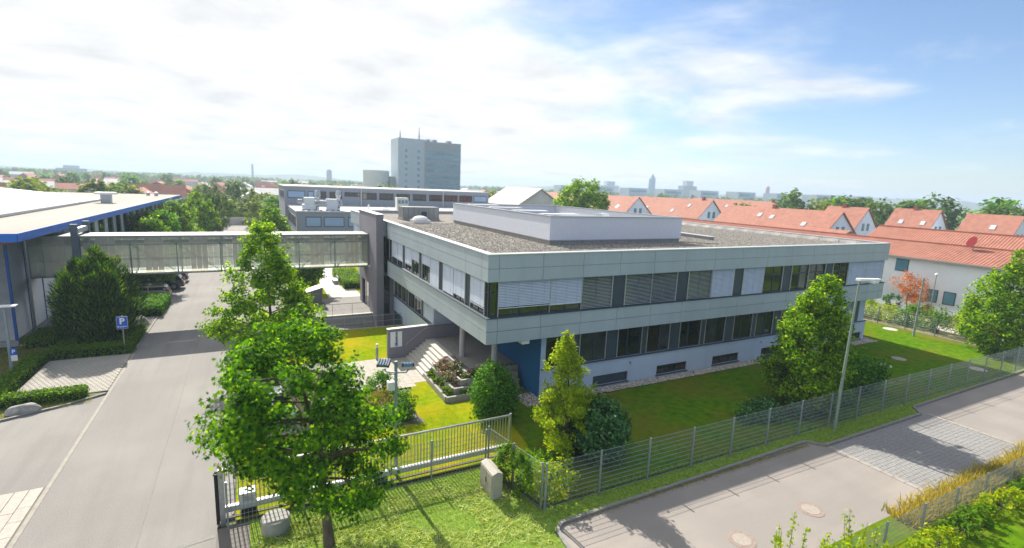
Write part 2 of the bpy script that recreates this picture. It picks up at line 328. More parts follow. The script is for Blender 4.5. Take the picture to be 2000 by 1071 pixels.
def leaves(name, P, Nrm, size, kind, m, rng, parent=None, axis=None, jitter=0.8):
    n = len(P); base = LEAF[kind]
    nn = norm(Nrm + rng.normal(0, jitter, (n, 3)))
    if axis is None: tt = norm(np.cross(nn, rng.normal(0, 1, (n, 3)))); bb = np.cross(nn, tt)
    else:                                   # leaf's long axis follows 'axis'
        bb = norm(axis); tt = norm(np.cross(bb, nn)); nn = np.cross(tt, bb)
    sz = (size * rng.uniform(.7, 1.3, n))[:, None, None]
    V = P[:, None, :] + sz * (base[None, :, 0:1] * tt[:, None, :] + base[None, :, 1:2] * bb[:, None, :] + base[None, :, 2:3] * nn[:, None, :])
    return np_mesh(name, V, len(base), m, parent)

def make_tree(name, label, loc, H, z0, rad, prof, nclump, nleaf, lsize, kind, m, seed, off=(0, 0), trunk_r=0.14, clump=0.45, group=None, cat='tree', inner=0.3, lobes=0.22, twigs=16, flat=0.75, lean=(0, 0)):
    rng = np.random.default_rng(seed)
    root = thing(name, label, cat, loc, group)
    ph = rng.uniform(0, 6.28, 6)
    h = rng.uniform(0, 1, nclump * 3); keep = rng.uniform(0, 1, len(h)) < np.array([prof(x) for x in h]) + 0.08
    h = h[keep][:nclump]; n = len(h)
    an = rng.uniform(0, 2 * np.pi, n)
    lob = 1 + lobes * (np.sin(2 * an + ph[0] + 3 * h) + np.sin(3 * an + ph[1] - 5 * h) * .7 + np.sin(5 * an + ph[2] + 8 * h) * .5) / 1.6
    rr = rad * np.array([prof(x) for x in h]) * lob * np.sqrt(rng.uniform(inner, 1, n))
    cx = loc[0] + off[0] * h ** .5 + np.cos(an) * rr; cy = loc[1] + off[1] * h ** .5 + np.sin(an) * rr
    cz = z0 + h * (H - z0)
    cen = np.stack([cx, cy, cz], 1)
    ax = np.array([loc[0] + off[0] * .5, loc[1] + off[1] * .5, 0])
    per = max(1, nleaf // n)
    idx = np.repeat(np.arange(n), per)
    g = norm(rng.normal(0, 1, (len(idx), 3))) * (rng.uniform(0, 1, len(idx)) ** .45)[:, None] * 1.75 * clump * (0.6 + 0.6 * rng.uniform(0, 1, (n,)))[idx][:, None]; g[:, 2] *= flat
    P = cen[idx] + g
    js = rng.choice(n, n // 2, replace=False); c0 = np.array([ax[0], ax[1], z0 + (H - z0) * .3])
    dv = norm(norm(cen[js] - c0) + rng.normal(0, .35, (len(js), 3)) + np.array([0, 0, .25])); qs = rng.uniform(.3, 1, (len(js), 22, 1))
    sh_ = (cen[js][:, None] + dv[:, None] * qs * clump * 2.3 + rng.normal(0, lsize * .45, (len(js), 22, 3))).reshape(-1, 3)
    P = np.concatenate([P, sh_]); g = np.concatenate([g, np.repeat(dv, 22, 0)])
    P[:, 2] = np.maximum(P[:, 2], 0.06)
    outw = P - np.array([ax[0], ax[1], z0 + (H - z0) * .35])
    N = norm(norm(outw) + norm(g) * .8 + np.array([0, 0, .55]))
    leaves('crown' if cat == 'tree' else 'foliage', P, N, lsize, kind, m, rng, root, jitter=0.55)
    t = MB(); top = (loc[0] + off[0] * .8, loc[1] + off[1] * .8, z0 + (H - z0) * .86)
    path = []
    for i in range(7):
        q = i / 6; path.append((loc[0] + (top[0] - loc[0]) * q ** 1.5 + (rng.normal(0, .05) if 0 < i else 0), loc[1] + (top[1] - loc[1]) * q ** 1.5 + (rng.normal(0, .05) if 0 < i else 0), -0.05 + (top[2] + .05) * q))
    t.tube(path, [trunk_r * (1.25 if i == 0 else 1 - .14 * i) for i in range(7)], 10)
    order = np.argsort(-rr)[:twigs]
    for j in order:
        c = Vector(cen[j]); q = max(0.12, min(.95, (c.z - 0.35 * (Vector((c.x - loc[0], c.y - loc[1], 0)).length)) / top[2]))
        i = min(5, int(q * 6)); w = q * 6 - i; s = Vector(path[i]).lerp(Vector(path[i + 1]), w)
        mid = s.lerp(c, .5) + Vector((0, 0, .10))
        t.tube([s, mid, c], [trunk_r * .38 * (1 - .6 * q), trunk_r * .22, .008], 5)
    t.build('trunk' if cat == 'tree' else 'stem', bark, root, smooth=True)
    return root
round_prof = lambda h: max(0.0, math.sin(math.pi * min(1, (h * .86 + .10)))) ** .7
egg_prof = lambda h: max(0.03, (1 - h) ** .62 * min(1, (h + .22) * 2.1))
cone_prof = lambda h: max(0.04, (1 - h) ** .9 * min(1, .45 + h * 4))
def shrub(name, label, loc, H, rx, ry, nleaf, lsize, m, seed, kind='oval', group=None, cat='shrub', flowers=None, sprigs=0, rot=0.0):
    rng = np.random.default_rng(seed); root = thing(name, label, cat, loc, group)
    nc = max(8, nleaf // 45); u = rng.uniform(0, 1, nc); an = rng.uniform(0, 6.283, nc); ph = rng.uniform(0, 6.28, 3)
    el = np.arccos(1 - u); rr = rng.uniform(.55, 1, nc) ** .5 * (1 + .14 * np.sin(3 * an + ph[0]) + .1 * np.sin(5 * an + ph[1]))
    lx = np.sin(el) * np.cos(an) * rr * rx; ly = np.sin(el) * np.sin(an) * rr * ry
    cr, sr = math.cos(rot), math.sin(rot); zc = np.cos(el) * rr * H * .92 + H * .06
    if H > 1.3:
        cosv = rng.uniform(-.92, 1, nc); sn = np.sqrt(1 - cosv ** 2); lx = sn * np.cos(an) * rr * rx; ly = sn * np.sin(an) * rr * ry; zc = H * .5 + cosv * rr * H * .46
    cen = np.stack([loc[0] + lx * cr - ly * sr, loc[1] + lx * sr + ly * cr, loc[2] + zc], 1)
    idx = np.repeat(np.arange(nc), nleaf // nc)
    g = rng.normal(0, 1, (len(idx), 3)) * min(rx, ry, H) * .16
    P = cen[idx] + g; P[:, 2] = np.maximum(P[:, 2], loc[2] + .04)
    js = rng.choice(nc, max(4, nc // 4), replace=False); dv = norm(cen[js] - np.array([loc[0], loc[1], loc[2] + H * .2]) + rng.normal(0, .25, (len(js), 3)) * H * .3 + np.array([0, 0, .25 * H]))
    qs = rng.uniform(.1, 1, (len(js), 12, 1)); P = np.concatenate([P, (cen[js][:, None] + dv[:, None] * qs * (.12 + .16 * min(H, 2 * rx)) + rng.normal(0, .02, (len(js), 12, 3))).reshape(-1, 3)])
    P[:, 2] = np.maximum(P[:, 2], loc[2] + .04)
    N = norm(P - np.array([loc[0], loc[1], loc[2] + H * .3])) + np.array([0, 0, .4])
    leaves('foliage', P, N, lsize, kind, m, rng, root, jitter=0.6)
    if flowers is not None:
        nf = flowers[0]; k = rng.choice(len(P), nf); Q = P[k] + norm(N[k]) * .05; Q = Q[Q[:, 2] > loc[2] + H * .35]
        leaves('flower', Q, N[k][:len(Q)], flowers[1], 'oval', lf_pink, rng, root, jitter=.5)
    t = MB()
    for j in rng.choice(nc, min(nc, 7), replace=False):
        t.tube([(loc[0], loc[1], loc[2] - .03), tuple(Vector(loc).lerp(Vector(cen[j]), .5) + Vector((0, 0, .05))), tuple(cen[j])], [.03, .02, .006], 5)
    t.build('stem', bark, root)
    return root
def hedge(name, label, x0, y0, x1, y1, h, nleaf, lsize, m, seed, group=None, cat='hedge', z=0.0, wild=.06):
    rng = np.random.default_rng(seed)
    root = thing(name, label, cat, ((x0 + x1) / 2, (y0 + y1) / 2, z), group)
    P = rng.uniform(0, 1, (nleaf, 3)); face = rng.uniform(0, 1, nleaf)
    N = np.zeros((nleaf, 3))
    top = face < .5; P[top, 2] = 1 - np.abs(rng.normal(0, .06, top.sum())); N[top, 2] = 1
    s = (face >= .5); side_ = rng.integers(0, 4, nleaf)
    for k, (ax, v) in enumerate(((0, 0), (0, 1), (1, 0), (1, 1))):
        q = s & (side_ == k); P[q, ax] = v + (1 if v == 0 else -1) * np.abs(rng.normal(0, .05, q.sum())); N[q, ax] = -1 if v == 0 else 1
    P = P * np.array([x1 - x0, y1 - y0, h]) + np.array([x0, y0, z])
    bulge = 1 + .25 * np.sin(P[:, 0] * 1.7 + seed) * np.sin(P[:, 1] * 1.3 + seed * 2)
    P[:, 2] = z + (P[:, 2] - z) * (0.82 + .18 * bulge) + .02
    P += rng.normal(0, wild, P.shape); P[:, 2] = np.maximum(P[:, 2], z + .02)
    leaves('foliage', P, N + np.array([0, 0, .4]), lsize, 'oval', m, rng, root, jitter=.6)
    MB().box(x0 + .12, y0 + .12, z, x1 - .12, y1 - .12, z + h * .62).build('twigs', core_m, root)  # one solid dark core filling the hedge, no separate twigs
    return root
def grass(name, label, n, region, size, m, seed, z=0.01, lay=0.5, parent=None):
    rng = np.random.default_rng(seed); P = np.empty((0, 3))
    while len(P) < n:
        q = region(rng, n); P = np.concatenate([P, q])
    P = P[:n].copy(); P[:, 2] = z
    ax = norm(np.concatenate([rng.normal(0, lay, (n, 2)), np.ones((n, 1))], 1))
    o = leaves(name, P, rng.normal(0, 1, (n, 3)), size, 'blade', m, rng, parent, axis=ax)
    return tag(o, label, 'grass', kind='stuff')
def rect(x0, y0, x1, y1): return lambda rng, n: np.stack([rng.uniform(x0, x1, n), rng.uniform(y0, y1, n), np.zeros(n)], 1)
def pebbles(name, label, n, region, r, m, seed, parent=None, z=0.0):
    rng = np.random.default_rng(seed); P = region(rng, n)
    d = np.array([(1, 0, 0), (-.5, .87, 0), (-.5, -.87, 0), (0, 0, .8)])
    V = []; F = []
    a = rng.uniform(0, 6.28, n); s = r * rng.uniform(.6, 1.4, n)
    oc = np.array([(1, 0, .1), (.3, .8, .2), (-.8, .5, .1), (-.7, -.6, .15), (.4, -.8, .1), (0, 0, .75)])
    ca, sa = np.cos(a), np.sin(a)
    X = P[:, None, 0] + s[:, None] * (oc[None, :, 0] * ca[:, None] - oc[None, :, 1] * sa[:, None])
    Y = P[:, None, 1] + s[:, None] * (oc[None, :, 0] * sa[:, None] + oc[None, :, 1] * ca[:, None])
    Z = z + s[:, None] * oc[None, :, 2] + P[:, None, 2]
    V = np.stack([X, Y, Z], 2).reshape(-1, 3)
    F = (np.arange(n)[:, None, None] * 6 + np.array([(i, (i + 1) % 5, 5) for i in range(5)])[None]).reshape(-1, 3)
    me = bpy.data.meshes.new(name); me.from_pydata(V.tolist(), [], F.tolist()); me.materials.append(m)
    o = link(bpy.data.objects.new(name, me), parent); return tag(o, label, None if parent else 'gravel', kind='stuff')
def boulder(name, label, loc, sx, sy, sz, seed, rot=0):
    rng = random.Random(seed); import bmesh
    bm = bmesh.new(); bmesh.ops.create_icosphere(bm, subdivisions=3, radius=1)
    ds = [(Vector((rng.gauss(0, 1), rng.gauss(0, 1), rng.gauss(0, 1))).normalized(), rng.uniform(.55, .9)) for _ in range(12)]
    for v in bm.verts:
        for d, k in ds:
            e = v.co.dot(d) - k
            if e > 0: v.co -= d * e * .85
        v.co = Vector((v.co.x * sx, v.co.y * sy, max(-.25, v.co.z + .15) * sz))
    bmesh.ops.rotate(bm, verts=bm.verts, cent=(0, 0, 0), matrix=Matrix.Rotation(rot, 3, 'Z'))
    me = bpy.data.meshes.new(name); bm.to_mesh(me); bm.free(); me.materials.append(stone_m)
    o = bpy.data.objects.new(name, me); o.location = loc; C.objects.link(o); return tag(o, label, 'boulder')
def text_mesh(s, size, name, m, parent, mtx, ext=0.004, bold=0):
    cu = bpy.data.curves.new(name, 'FONT'); cu.body = s; cu.size = size; cu.extrude = ext; cu.offset = bold; cu.align_x = 'CENTER'; cu.align_y = 'CENTER'
    o = bpy.data.objects.new(name, cu); C.objects.link(o); dg = bpy.context.evaluated_depsgraph_get()
    me = bpy.data.meshes.new_from_object(o.evaluated_get(dg)); bpy.data.objects.remove(o); bpy.data.curves.remove(cu)
    me.transform(mtx); me.materials.clear(); me.materials.append(m); me.name = name
    return link(bpy.data.objects.new(name, me), parent)

# ============================================================ THE SETTING
def ground():
    b = 7000; x0, x1, y0, y1 = 1.0, 11.3, 41.2, 45.7
    mb = MB(); z = -0.06
    for a in ((-b, -b, b, y0), (-b, y1, b, b), (-b, y0, x0, y1), (x1, y0, b, y1)):
        mb.quad((a[0], a[1], z), (a[2], a[1], z), (a[2], a[3], z), (a[0], a[3], z))
    return tag(mb.build('ground', mat('ground_far', (0.075, 0.10, 0.035), 0.95, scale=0.012, col2=(0.20, 0.19, 0.11), detail=8, big=(0.004, (0.10, 0.14, 0.05), .7))), kind='structure')
ground()
sheet('driveway', [(-7.2, 12.0), (-1.45, 12.0), (-1.45, 18.3), (-0.95, 19.0), (-0.95, 24.4), (4.4, 24.4), (4.4, 34.0), (1.0, 34.0), (1.0, 41.2), (1.0, 45.7), (10.6, 45.7), (10.6, 53.2), (3.6, 53.2), (3.6, 76), (9, 78), (9, 142), (-7.2, 142)], 0.0, asphalt)
sheet('side_lane', [(-60, 12), (-7.2, 12), (-7.2, 33.0), (-8.2, 32.3), (-10.9, 30.9), (-60, 20)], 0.0, asphalt)
sheet('cobble_bedding', [(24.9, 8.9), (34.3, 8.9), (34.3, 13.08), (24.9, 13.08)], 0.005, mat('cobble_joint', (0.21, 0.20, 0.185), .9, .2, 12))
sheet('street', [(9.2, 8.6), (80, 8.2), (80, 14.0), (34.6, 13.8), (33.8, 13.1), (24.8, 13.1), (24.2, 13.75), (9.5, 13.55), (9.2, 13.2)], 0.0, asphalt2)
# asphalt seam and concrete gutter along the drive
g_ = MB()
for i in range(64): g_.box(-7.32, 12 + i * 1.0 + .006, -.03, -7.18, 13 + i * 1.0 - .006, .012)
tag(g_.build('gutter', mat('gutter_stone', (0.30, 0.28, 0.245), .9, .15, 4, bump=.1)), kind='structure')
sm = MB(); yy = 14.0
pts = [(-3.75 + .015 * math.sin(y * .7), y) for y in np.arange(14, 76, 1.2)]
for a, b in zip(pts[:-1], pts[1:]): sm.quad((a[0], a[1], .003), (a[0] + .035, a[1], .003), (b[0] + .035, b[1], .003), (b[0], b[1], .003))
tag(sm.build('seam', mat('bitumen_seam', (0.17, 0.165, 0.16), 0.8, .2, 5)), kind='structure')
# lawns and verges
sheet('lawn', [(-0.9, 18.5), (8.8, 18.4), (9.1, 16.5), (11.2, 19.0), (11.6, 22.4), (12.6, 23.6), (12.0, 24.7), (9.2, 24.7), (9.2, 28.3), (8.2, 28.3), (8.0, 27.3), (7.4, 26.8), (7.4, 24.2), (-0.9, 24.3)], 0.02, lawn_sun)
sheet('office_lawn', [(9.1, 16.5), (9.5, 14.75), (55.0, 14.3), (55.0, 62), (48, 62), (48, 22.6), (14.2, 22.6), (13.2, 23.9), (12.6, 23.6), (11.6, 22.4), (11.2, 19.0)], 0.02, lawn_green_shade)
sheet('entrance_lawn', [(4.4, 33.4), (8.0, 33.2), (11.3, 33.2), (11.3, 41.15), (1.05, 41.15), (1.05, 34.1), (4.4, 34.1)], 0.02, lawn_sun)
sheet('courtyard_lawn', [(3.65, 53.3), (6.9, 53.3), (7.2, 76), (3.65, 76)], 0.02, lawn_sun)
sheet('courtyard_lawn', [(10.2, 53.5), (14, 53.5), (14, 78), (10.2, 78)], 0.02, lawn_sun)
sheet('courtyard_path', [(6.9, 53.2), (10.2, 53.2), (10.2, 63), (14, 66), (14, 80), (7.3, 80)], 0.012, concrete_lt)
sheet('verge', [(-0.45, 10), (9.0, 10.0), (9.1, 13.3), (9.5, 13.6), (24.1, 13.85), (24.6, 13.2), (33.9, 13.2), (34.6, 13.9), (70, 14.1), (70, 14.35), (9.3, 14.6), (8.75, 18.2), (-0.45, 18.3)], 0.02, verge_m)
sheet('gate_apron', [(-1.45, 10), (-0.45, 10), (-0.45, 18.25), (-1.45, 18.25)], 0.004, mat('apron', (0.17, 0.155, 0.145), .9, .15, 30, bump=.3, bscale=80))
sheet('south_verge', [(9, -30), (90, -30), (90, 8.3), (20.5, 8.75), (9, 8.7)], 0.015, lawn_green_shade)
sheet('planting_bed', [(-60, 21), (-10.9, 31.0), (-8.2, 32.4), (-7.3, 33.2), (-8.5, 33.4), (-11.6, 33.4), (-11.8, 40.2), (-7.3, 40.2), (-7.3, 56.2), (-14.2, 56.2), (-14.2, 44.3), (-60, 44.3)], 0.015, mat('bed_ground', (0.06, 0.075, 0.02), .95, scale=2, col2=(0.15, 0.16, 0.05), bump=.6, bscale=30))
sheet('far_verge', [(55.1, 12), (64, 12), (62.5, 40), (55.1, 40)], 0.012, mat('dry_verge', (0.14, 0.15, 0.04), .95, scale=3, col2=(0.30, 0.24, 0.13), bump=.5, bscale=30))
sheet('footpath', [(58.8, 10), (60.6, 10), (60.6, 46), (58.8, 46)], 0.018, concrete_lt)
# kerbs: separate stones
def kerb(path, name='kerb', h=0.11, w=0.13, step=1.0):
    o0 = thing(name, None, None); o0['kind'] = 'structure'; tot = 0
    for (ax, ay), (bx, by) in zip(path[:-1], path[1:]):
        L_ = math.hypot(bx - ax, by - ay); n = max(1, round(L_ / step)); ux, uy = (bx - ax) / L_, (by - ay) / L_
        nx, ny = -uy * w / 2, ux * w / 2
        for i in range(n):
            s, e = L_ * i / n + .008, L_ * (i + 1) / n - .008
            p = [(ax + ux * s - nx, ay + uy * s - ny), (ax + ux * e - nx, ay + uy * e - ny), (ax + ux * e + nx, ay + uy * e + ny), (ax + ux * s + nx, ay + uy * s + ny)]
            MB().prism(p, -.05, h + rnd.uniform(-.006, .006)).build('kerb_stone', kerbstone, o0)
kerb([(8.5, 10.0), (9.02, 11.6), (9.12, 12.8), (9.25, 13.35), (9.6, 13.62), (17, 13.72), (24.15, 13.82), (24.75, 13.17), (33.85, 13.17), (34.6, 13.87), (44, 13.98), (62, 14.12)])
kerb([(-30, 26.0), (-20, 28.6), (-10.9, 30.95), (-8.6, 32.05), (-7.35, 32.95)], name='island_kerb', h=.10)
kerb([(-7.35, 33.45), (-8.6, 33.38)], name='bay_kerb', h=.06)
kerb([(-7.28, 40.1), (-7.2, 56.2)], name='bed_kerb', h=.06)
kerb([(-3.6, 17.6), (-1.5, 17.9)], name='threshold_kerb', h=.012, w=.16, step=.5)
# paving: bay of open-jointed blocks, big slabs lower left, path slabs, terrace slabs
sheet('bay_bedding', [(-11.6, 33.4), (-7.3, 33.4), (-7.3, 40.15), (-11.6, 40.15)], 0.004, joint_m)
def blocks(name, label, x0, y0, x1, y1, px, py, gap, m, h, bond=.5, seed=1):
    r_ = random.Random(seed); mb = MB(); j = 0; y = y0
    while y < y1 - .02:
        x = x0 - (px * bond if j % 2 else 0)
        while x < x1 - .02:
            a, b = max(x, x0) + gap / 2, min(x + px, x1) - gap / 2
            if b - a > .03: mb.box(a, y + gap / 2, -.02, b, min(y + py, y1) - gap / 2, h + r_.uniform(-.003, .003))
            x += px
        y += py; j += 1
    return tag(mb.build(name, m), label, 'paving', kind='stuff')
blocks('bay_paving', 'pale open jointed paving blocks of the visitor parking bay', -11.6, 33.42, -7.34, 40.1, .24, .22, .035, paver_m, .03)
blocks('street_cobbles', 'grey cobbles of the raised strip across the street', 25.0, 8.9, 34.2, 13.05, .22, .2, .014, cobble_m, .012, seed=3)
ed = MB()
for x in (24.75, 34.25):
    for i in range(9): ed.box(x, 8.8 + i * .475, -.02, x + .25, 8.8 + i * .475 + .46, .02)
tag(ed.build('cobble_edging', mat('edging_stone', (0.31, 0.285, 0.255), .9, .15, 4, bump=.1)), kind='structure')
slab_root = thing('slab_paving', None, None); slab_root['kind'] = 'structure'
sheet('slab_bedding', [(-14, 12), (-7.36, 12), (-7.36, 23.6), (-14, 23.6)], .004, joint_m)
y = 12.0; r_ = random.Random(5); row = 0
x = -7.38
while x > -12.4:
    w = .42; y = 23.55 + .0
    while y > 16.5:
        l = .9; o = MB().box(x - w + .012, max(y - l, 16.5) + .008, 0, x - .012, y - .008, .02 + r_.uniform(-.003, .004)).build('slab', paver_m, slab_root); y -= l if y < 23.5 else l * (.4 + .3 * (row % 2))
    x -= w; row += 1
path_root = thing('entrance_path', None, None); path_root['kind'] = 'structure'
sheet('path_bedding', [(4.42, 28.4), (9.25, 28.4), (9.25, 33.3), (4.42, 33.3)], .006, joint_m)
proto = MB().box(.006, .006, 0, .494, .494, .03).build('slab', paver_m, path_root); proto.location = (4.45, 28.4, 0); base_done = True
for i in range(10):
    for j in range(11):
        x, y = 4.45 + i * .5, 27.8 + j * .5
        if x > 9.2 or (y < 28.3 and not (6.9 < x < 8.1)): continue
        if (i, j) == (0, 0): continue
        inst(proto, (x, y, r_.uniform(-.004, .004)), path_root)
# ------------------------------------------------------------ sunken service ramp
rr_ = thing('service_ramp', 'sunken concrete service ramp beside the stair tower', 'ramp', (6, 43.4, -.7))
MB().add([(1, 41.2, -.02), (11.3, 41.2, -1.45), (11.3, 45.7, -1.45), (1, 45.7, -.02)], [(0, 1, 2, 3)]).build('ramp_surface', mat('ramp_asphalt', (0.22, 0.22, 0.21), .9, .12, 20), rr_)
MB().extr([(1.0, .02), (11.29, .02), (11.29, -1.5), (1.0, -.1)], 45.7, 45.95, 'y').build('retaining_wall', concrete, rr_)
MB().extr([(1.0, .03), (11.29, .03), (11.29, -1.5), (1.0, -.1)], 41.0, 41.2, 'y').build('retaining_wall', concrete, rr_)
MB().box(1.0, 45.66, .02, 9.7, 45.99, .07).build('coping', concrete_lt, rr_)
def railing(name, label, pts, h=1.0, group=None, posts=5):
    root = thing(name, label, 'railing', pts[0], group)
    a, b = Vector(pts[0]), Vector(pts[1])
    for i in range(posts):
        p = a.lerp(b, i / (posts - 1)); MB().cyl(p, p + Vector((0, 0, h)), .022, n=6).build('post', galv, root)
    MB().cyl(a + Vector((0, 0, h)), b + Vector((0, 0, h)), .026, n=8).build('handrail', galv, root)
    MB().cyl(a + Vector((0, 0, h * .5)), b + Vector((0, 0, h * .5)), .018, n=6).build('knee_rail', galv, root)
    return root
railing('ramp_railing', 'steel railing on the far edge of the sunken ramp', [(2.8, 45.82, .07), (9.6, 45.82, .07)])
railing('ramp_railing', 'steel railing along the lawn side of the sunken ramp', [(3.4, 41.1, .03), (11.1, 41.1, .03)], posts=6)

# ============================================================ MAIN OFFICE BUILDING
B = thing('office_building', 'two storey grey panelled office block with gravel flat roof', 'building', (29, 42, 0))
XL, XR, YF, YB = 10.65, 48.0, 22.9, 61.9
ZB0, ZB1, ZB2, ZB3 = 3.80, 5.18, 7.12, 8.54
MB().box(11.1, 23.35, 3.86, 47.6, 61.5, 8.12).build('upper_wall', stucco_w, B)
# lower storey
MB().box(14.4, 23.72, -1.5, 47.3, 61.0, 3.79).build('lower_wall', stucco_w, B)
MB().box(14.4, 23.5, .78, 47.3, 23.72, 1.76).build('socle_wall', stucco_w, B)
MB().box(14.4, 23.5, -.2, 47.3, 23.72, .15).build('socle_wall', stucco_w, B)
MB().box(14.4, 23.5, 3.72, 47.3, 23.72, 3.79).build('lintel', stucco_w, B)
MB().box(14.4, 23.5, 1.76, 14.72, 23.72, 3.72).build('corner_pier', stucco_w, B)
_bx = [14.4] + [q for x in (18.2, 23.35, 28.55, 33.75, 38.95, 44.15) for q in (x, x + 2.72)] + [47.3]
for a, b in zip(_bx[::2], _bx[1::2]): MB().box(a, 23.5, .15, b, 23.72, .78).build('socle_wall', stucco_w, B)
MB().box(11.56, 33.35, -1.5, 14.39, 61.2, 3.79).build('lower_wall', stucco_w, B)
MB().box(11.35, 33.35, -1.5, 11.56, 61.2, 1.9).build('lower_wall', stucco_w, B)
MB().box(11.35, 33.35, 3.72, 11.56, 44.55, 3.79).box(11.35, 33.35, 1.9, 11.56, 33.75, 3.72).build('lintel', stucco_w, B)
MB().box(11.35, 44.45, 1.9, 11.56, 61.2, 3.79).build('lower_wall', stucco_w, B)
MB().box(14.37, 23.52, -.1, 14.399, 33.35, 3.79).build('blue_wall', stucco_b, B)
# bands: solid backing and separate cladding panels
def band(z0, z1, name):
    MB().box(XL + .03, YF + .03, z0 + .01, XR - .03, YB, z1 - .03).build(name, frame_m, B)
band(ZB0, ZB1, 'spandrel_band')
MB().box(XL + .03, YF + .03, ZB2 + .01, XR - .03, YF + .33, ZB3 - .03).box(XL + .03, YF + .33, ZB2 + .01, XL + .33, YB, ZB3 - .03).box(XR - .33, YF + .33, ZB2 + .01, XR - .03, YB, ZB3 - .03).box(XL + .33, YB - .3, ZB2 + .01, XR - .33, YB, ZB3 - .03).build('parapet', membrane, B)
MB().box(XL + .33, YF + .33, ZB2 + .02, XR - .33, YB - .3, 8.16).build('roof_slab', soffit_m, B)
front = lambda s, d, z: (s, YF - d, z)
left = lambda s, d, z: (XL - d, s, z)
right = lambda s, d, z: (XR + d, s, z)
PAN = {}
def cpanel(fn, s0, s1, z0, z1):
    g = .011
    MB(fn).box(s0 + g, -.03, z0 + g, s1 - g, 0.0, z1 - g).build('cladding_panel', cladding, B)
fj = [XL, 11.28] + [11.28 + 2.632 * i for i in range(1, 14)] + [XR - .72, XR]
lj = [YF, 23.7] + [23.7 + 2.262 * i for i in range(1, 9)] + [44.0]
ljb = [51.6, 54.7, 57.8, YB]
for z0, z1 in ((ZB0, ZB1), (ZB2, ZB3)):
    zm = (z0 + z1) / 2 - .01
    for a, b in ((z0, zm), (zm, z1)):
        for i in range(len(fj) - 1): cpanel(front, fj[i], fj[i + 1], a, b)
        for i in range(len(lj) - 1): cpanel(left, lj[i] + (.001 if i else 0), lj[i + 1], a, b)
        for i in range(3): cpanel(left, ljb[i], ljb[i + 1], a, b)
        for i in range(4): cpanel(right, YF + i * 9.75, YF + (i + 1) * 9.75, a, b)
# parapet caps, sills
cap = MB(); w = .38
cap.box(XL - .04, YF - .04, ZB3, XR + .04, YF + w, ZB3 + .05).box(XL - .04, YF + w, ZB3, XL + w, YB + .04, ZB3 + .05).box(XR - w, YF + w, ZB3, XR + .04, YB + .04, ZB3 + .05).box(XL + w, YB - w, ZB3, XR - w, YB + .04, ZB3 + .05)
cap.build('parapet_cap', cap_m, B)
MB().box(XL - .05, YF - .05, ZB1, XR + .05, YF + .35, ZB1 + .045).box(XL - .05, YF + .35, ZB1, XL + .35, 44.0, ZB1 + .045).build('sill', panel_m, B)
MB().box(14.45, 23.42, 1.72, 47.25, 23.52, 1.78).build('sill', panel_m, B)
sheet('roof_gravel', [(XL + .33, YF + .33), (XR - .33, YF + .33), (XR - .33, YB - .3), (XL + .33, YB - .3)], 8.20, gravel_m, B)
roofpeb_m = mat('roof_pebble', (.3, .28, .25), .9, island=[(.12, .112, .10), (.22, .205, .18), (.31, .29, .26), (.42, .395, .355)])
def _rp(rng, n):
    q = np.stack([rng.uniform(XL + .4, XR - .7, n), YF + .4 + 24 * rng.uniform(0, 1, n) ** 1.5, np.zeros(n)], 1)
    return q[~((q[:, 0] > 17.8) & (q[:, 0] < 30.1) & (q[:, 1] > 28.8)) & ~((q[:, 0] > 34.6) & (q[:, 0] < 35.3) & (q[:, 1] > 30))]
rng_ = np.random.default_rng(4); qq = _rp(rng_, 46000)
pebbles('roof_pebbles', None, len(qq), lambda rng, n: qq, .052, roofpeb_m, 9, B, z=8.2)
# wrinkled membrane upstand on the inside of the far parapets
up_ = MB()
for k in range(150):
    y = YF + .4 + k * .258; j = 0; j2 = .10 + .05 * math.sin(k * .9) + rnd.uniform(0, .03)
    up_.add([(XR - .34, y, 8.55), (XR - .34, y + .258, 8.55), (XR - .45 - j2, y + .258 + j, 8.21), (XR - .45 - j2, y + j, 8.21)], [(0, 1, 2, 3)])
for k in range(145):
    x = XL + .4 + k * .252; j2 = .12 + rnd.uniform(0, .03)
    up_.add([(x, YB - .31, 8.55), (x + .252, YB - .31, 8.55), (x + .252, YB - .42 - j2, 8.21), (x, YB - .42 - j2, 8.21)], [(0, 1, 2, 3)])
up_.build('membrane_upstand', membrane, B)
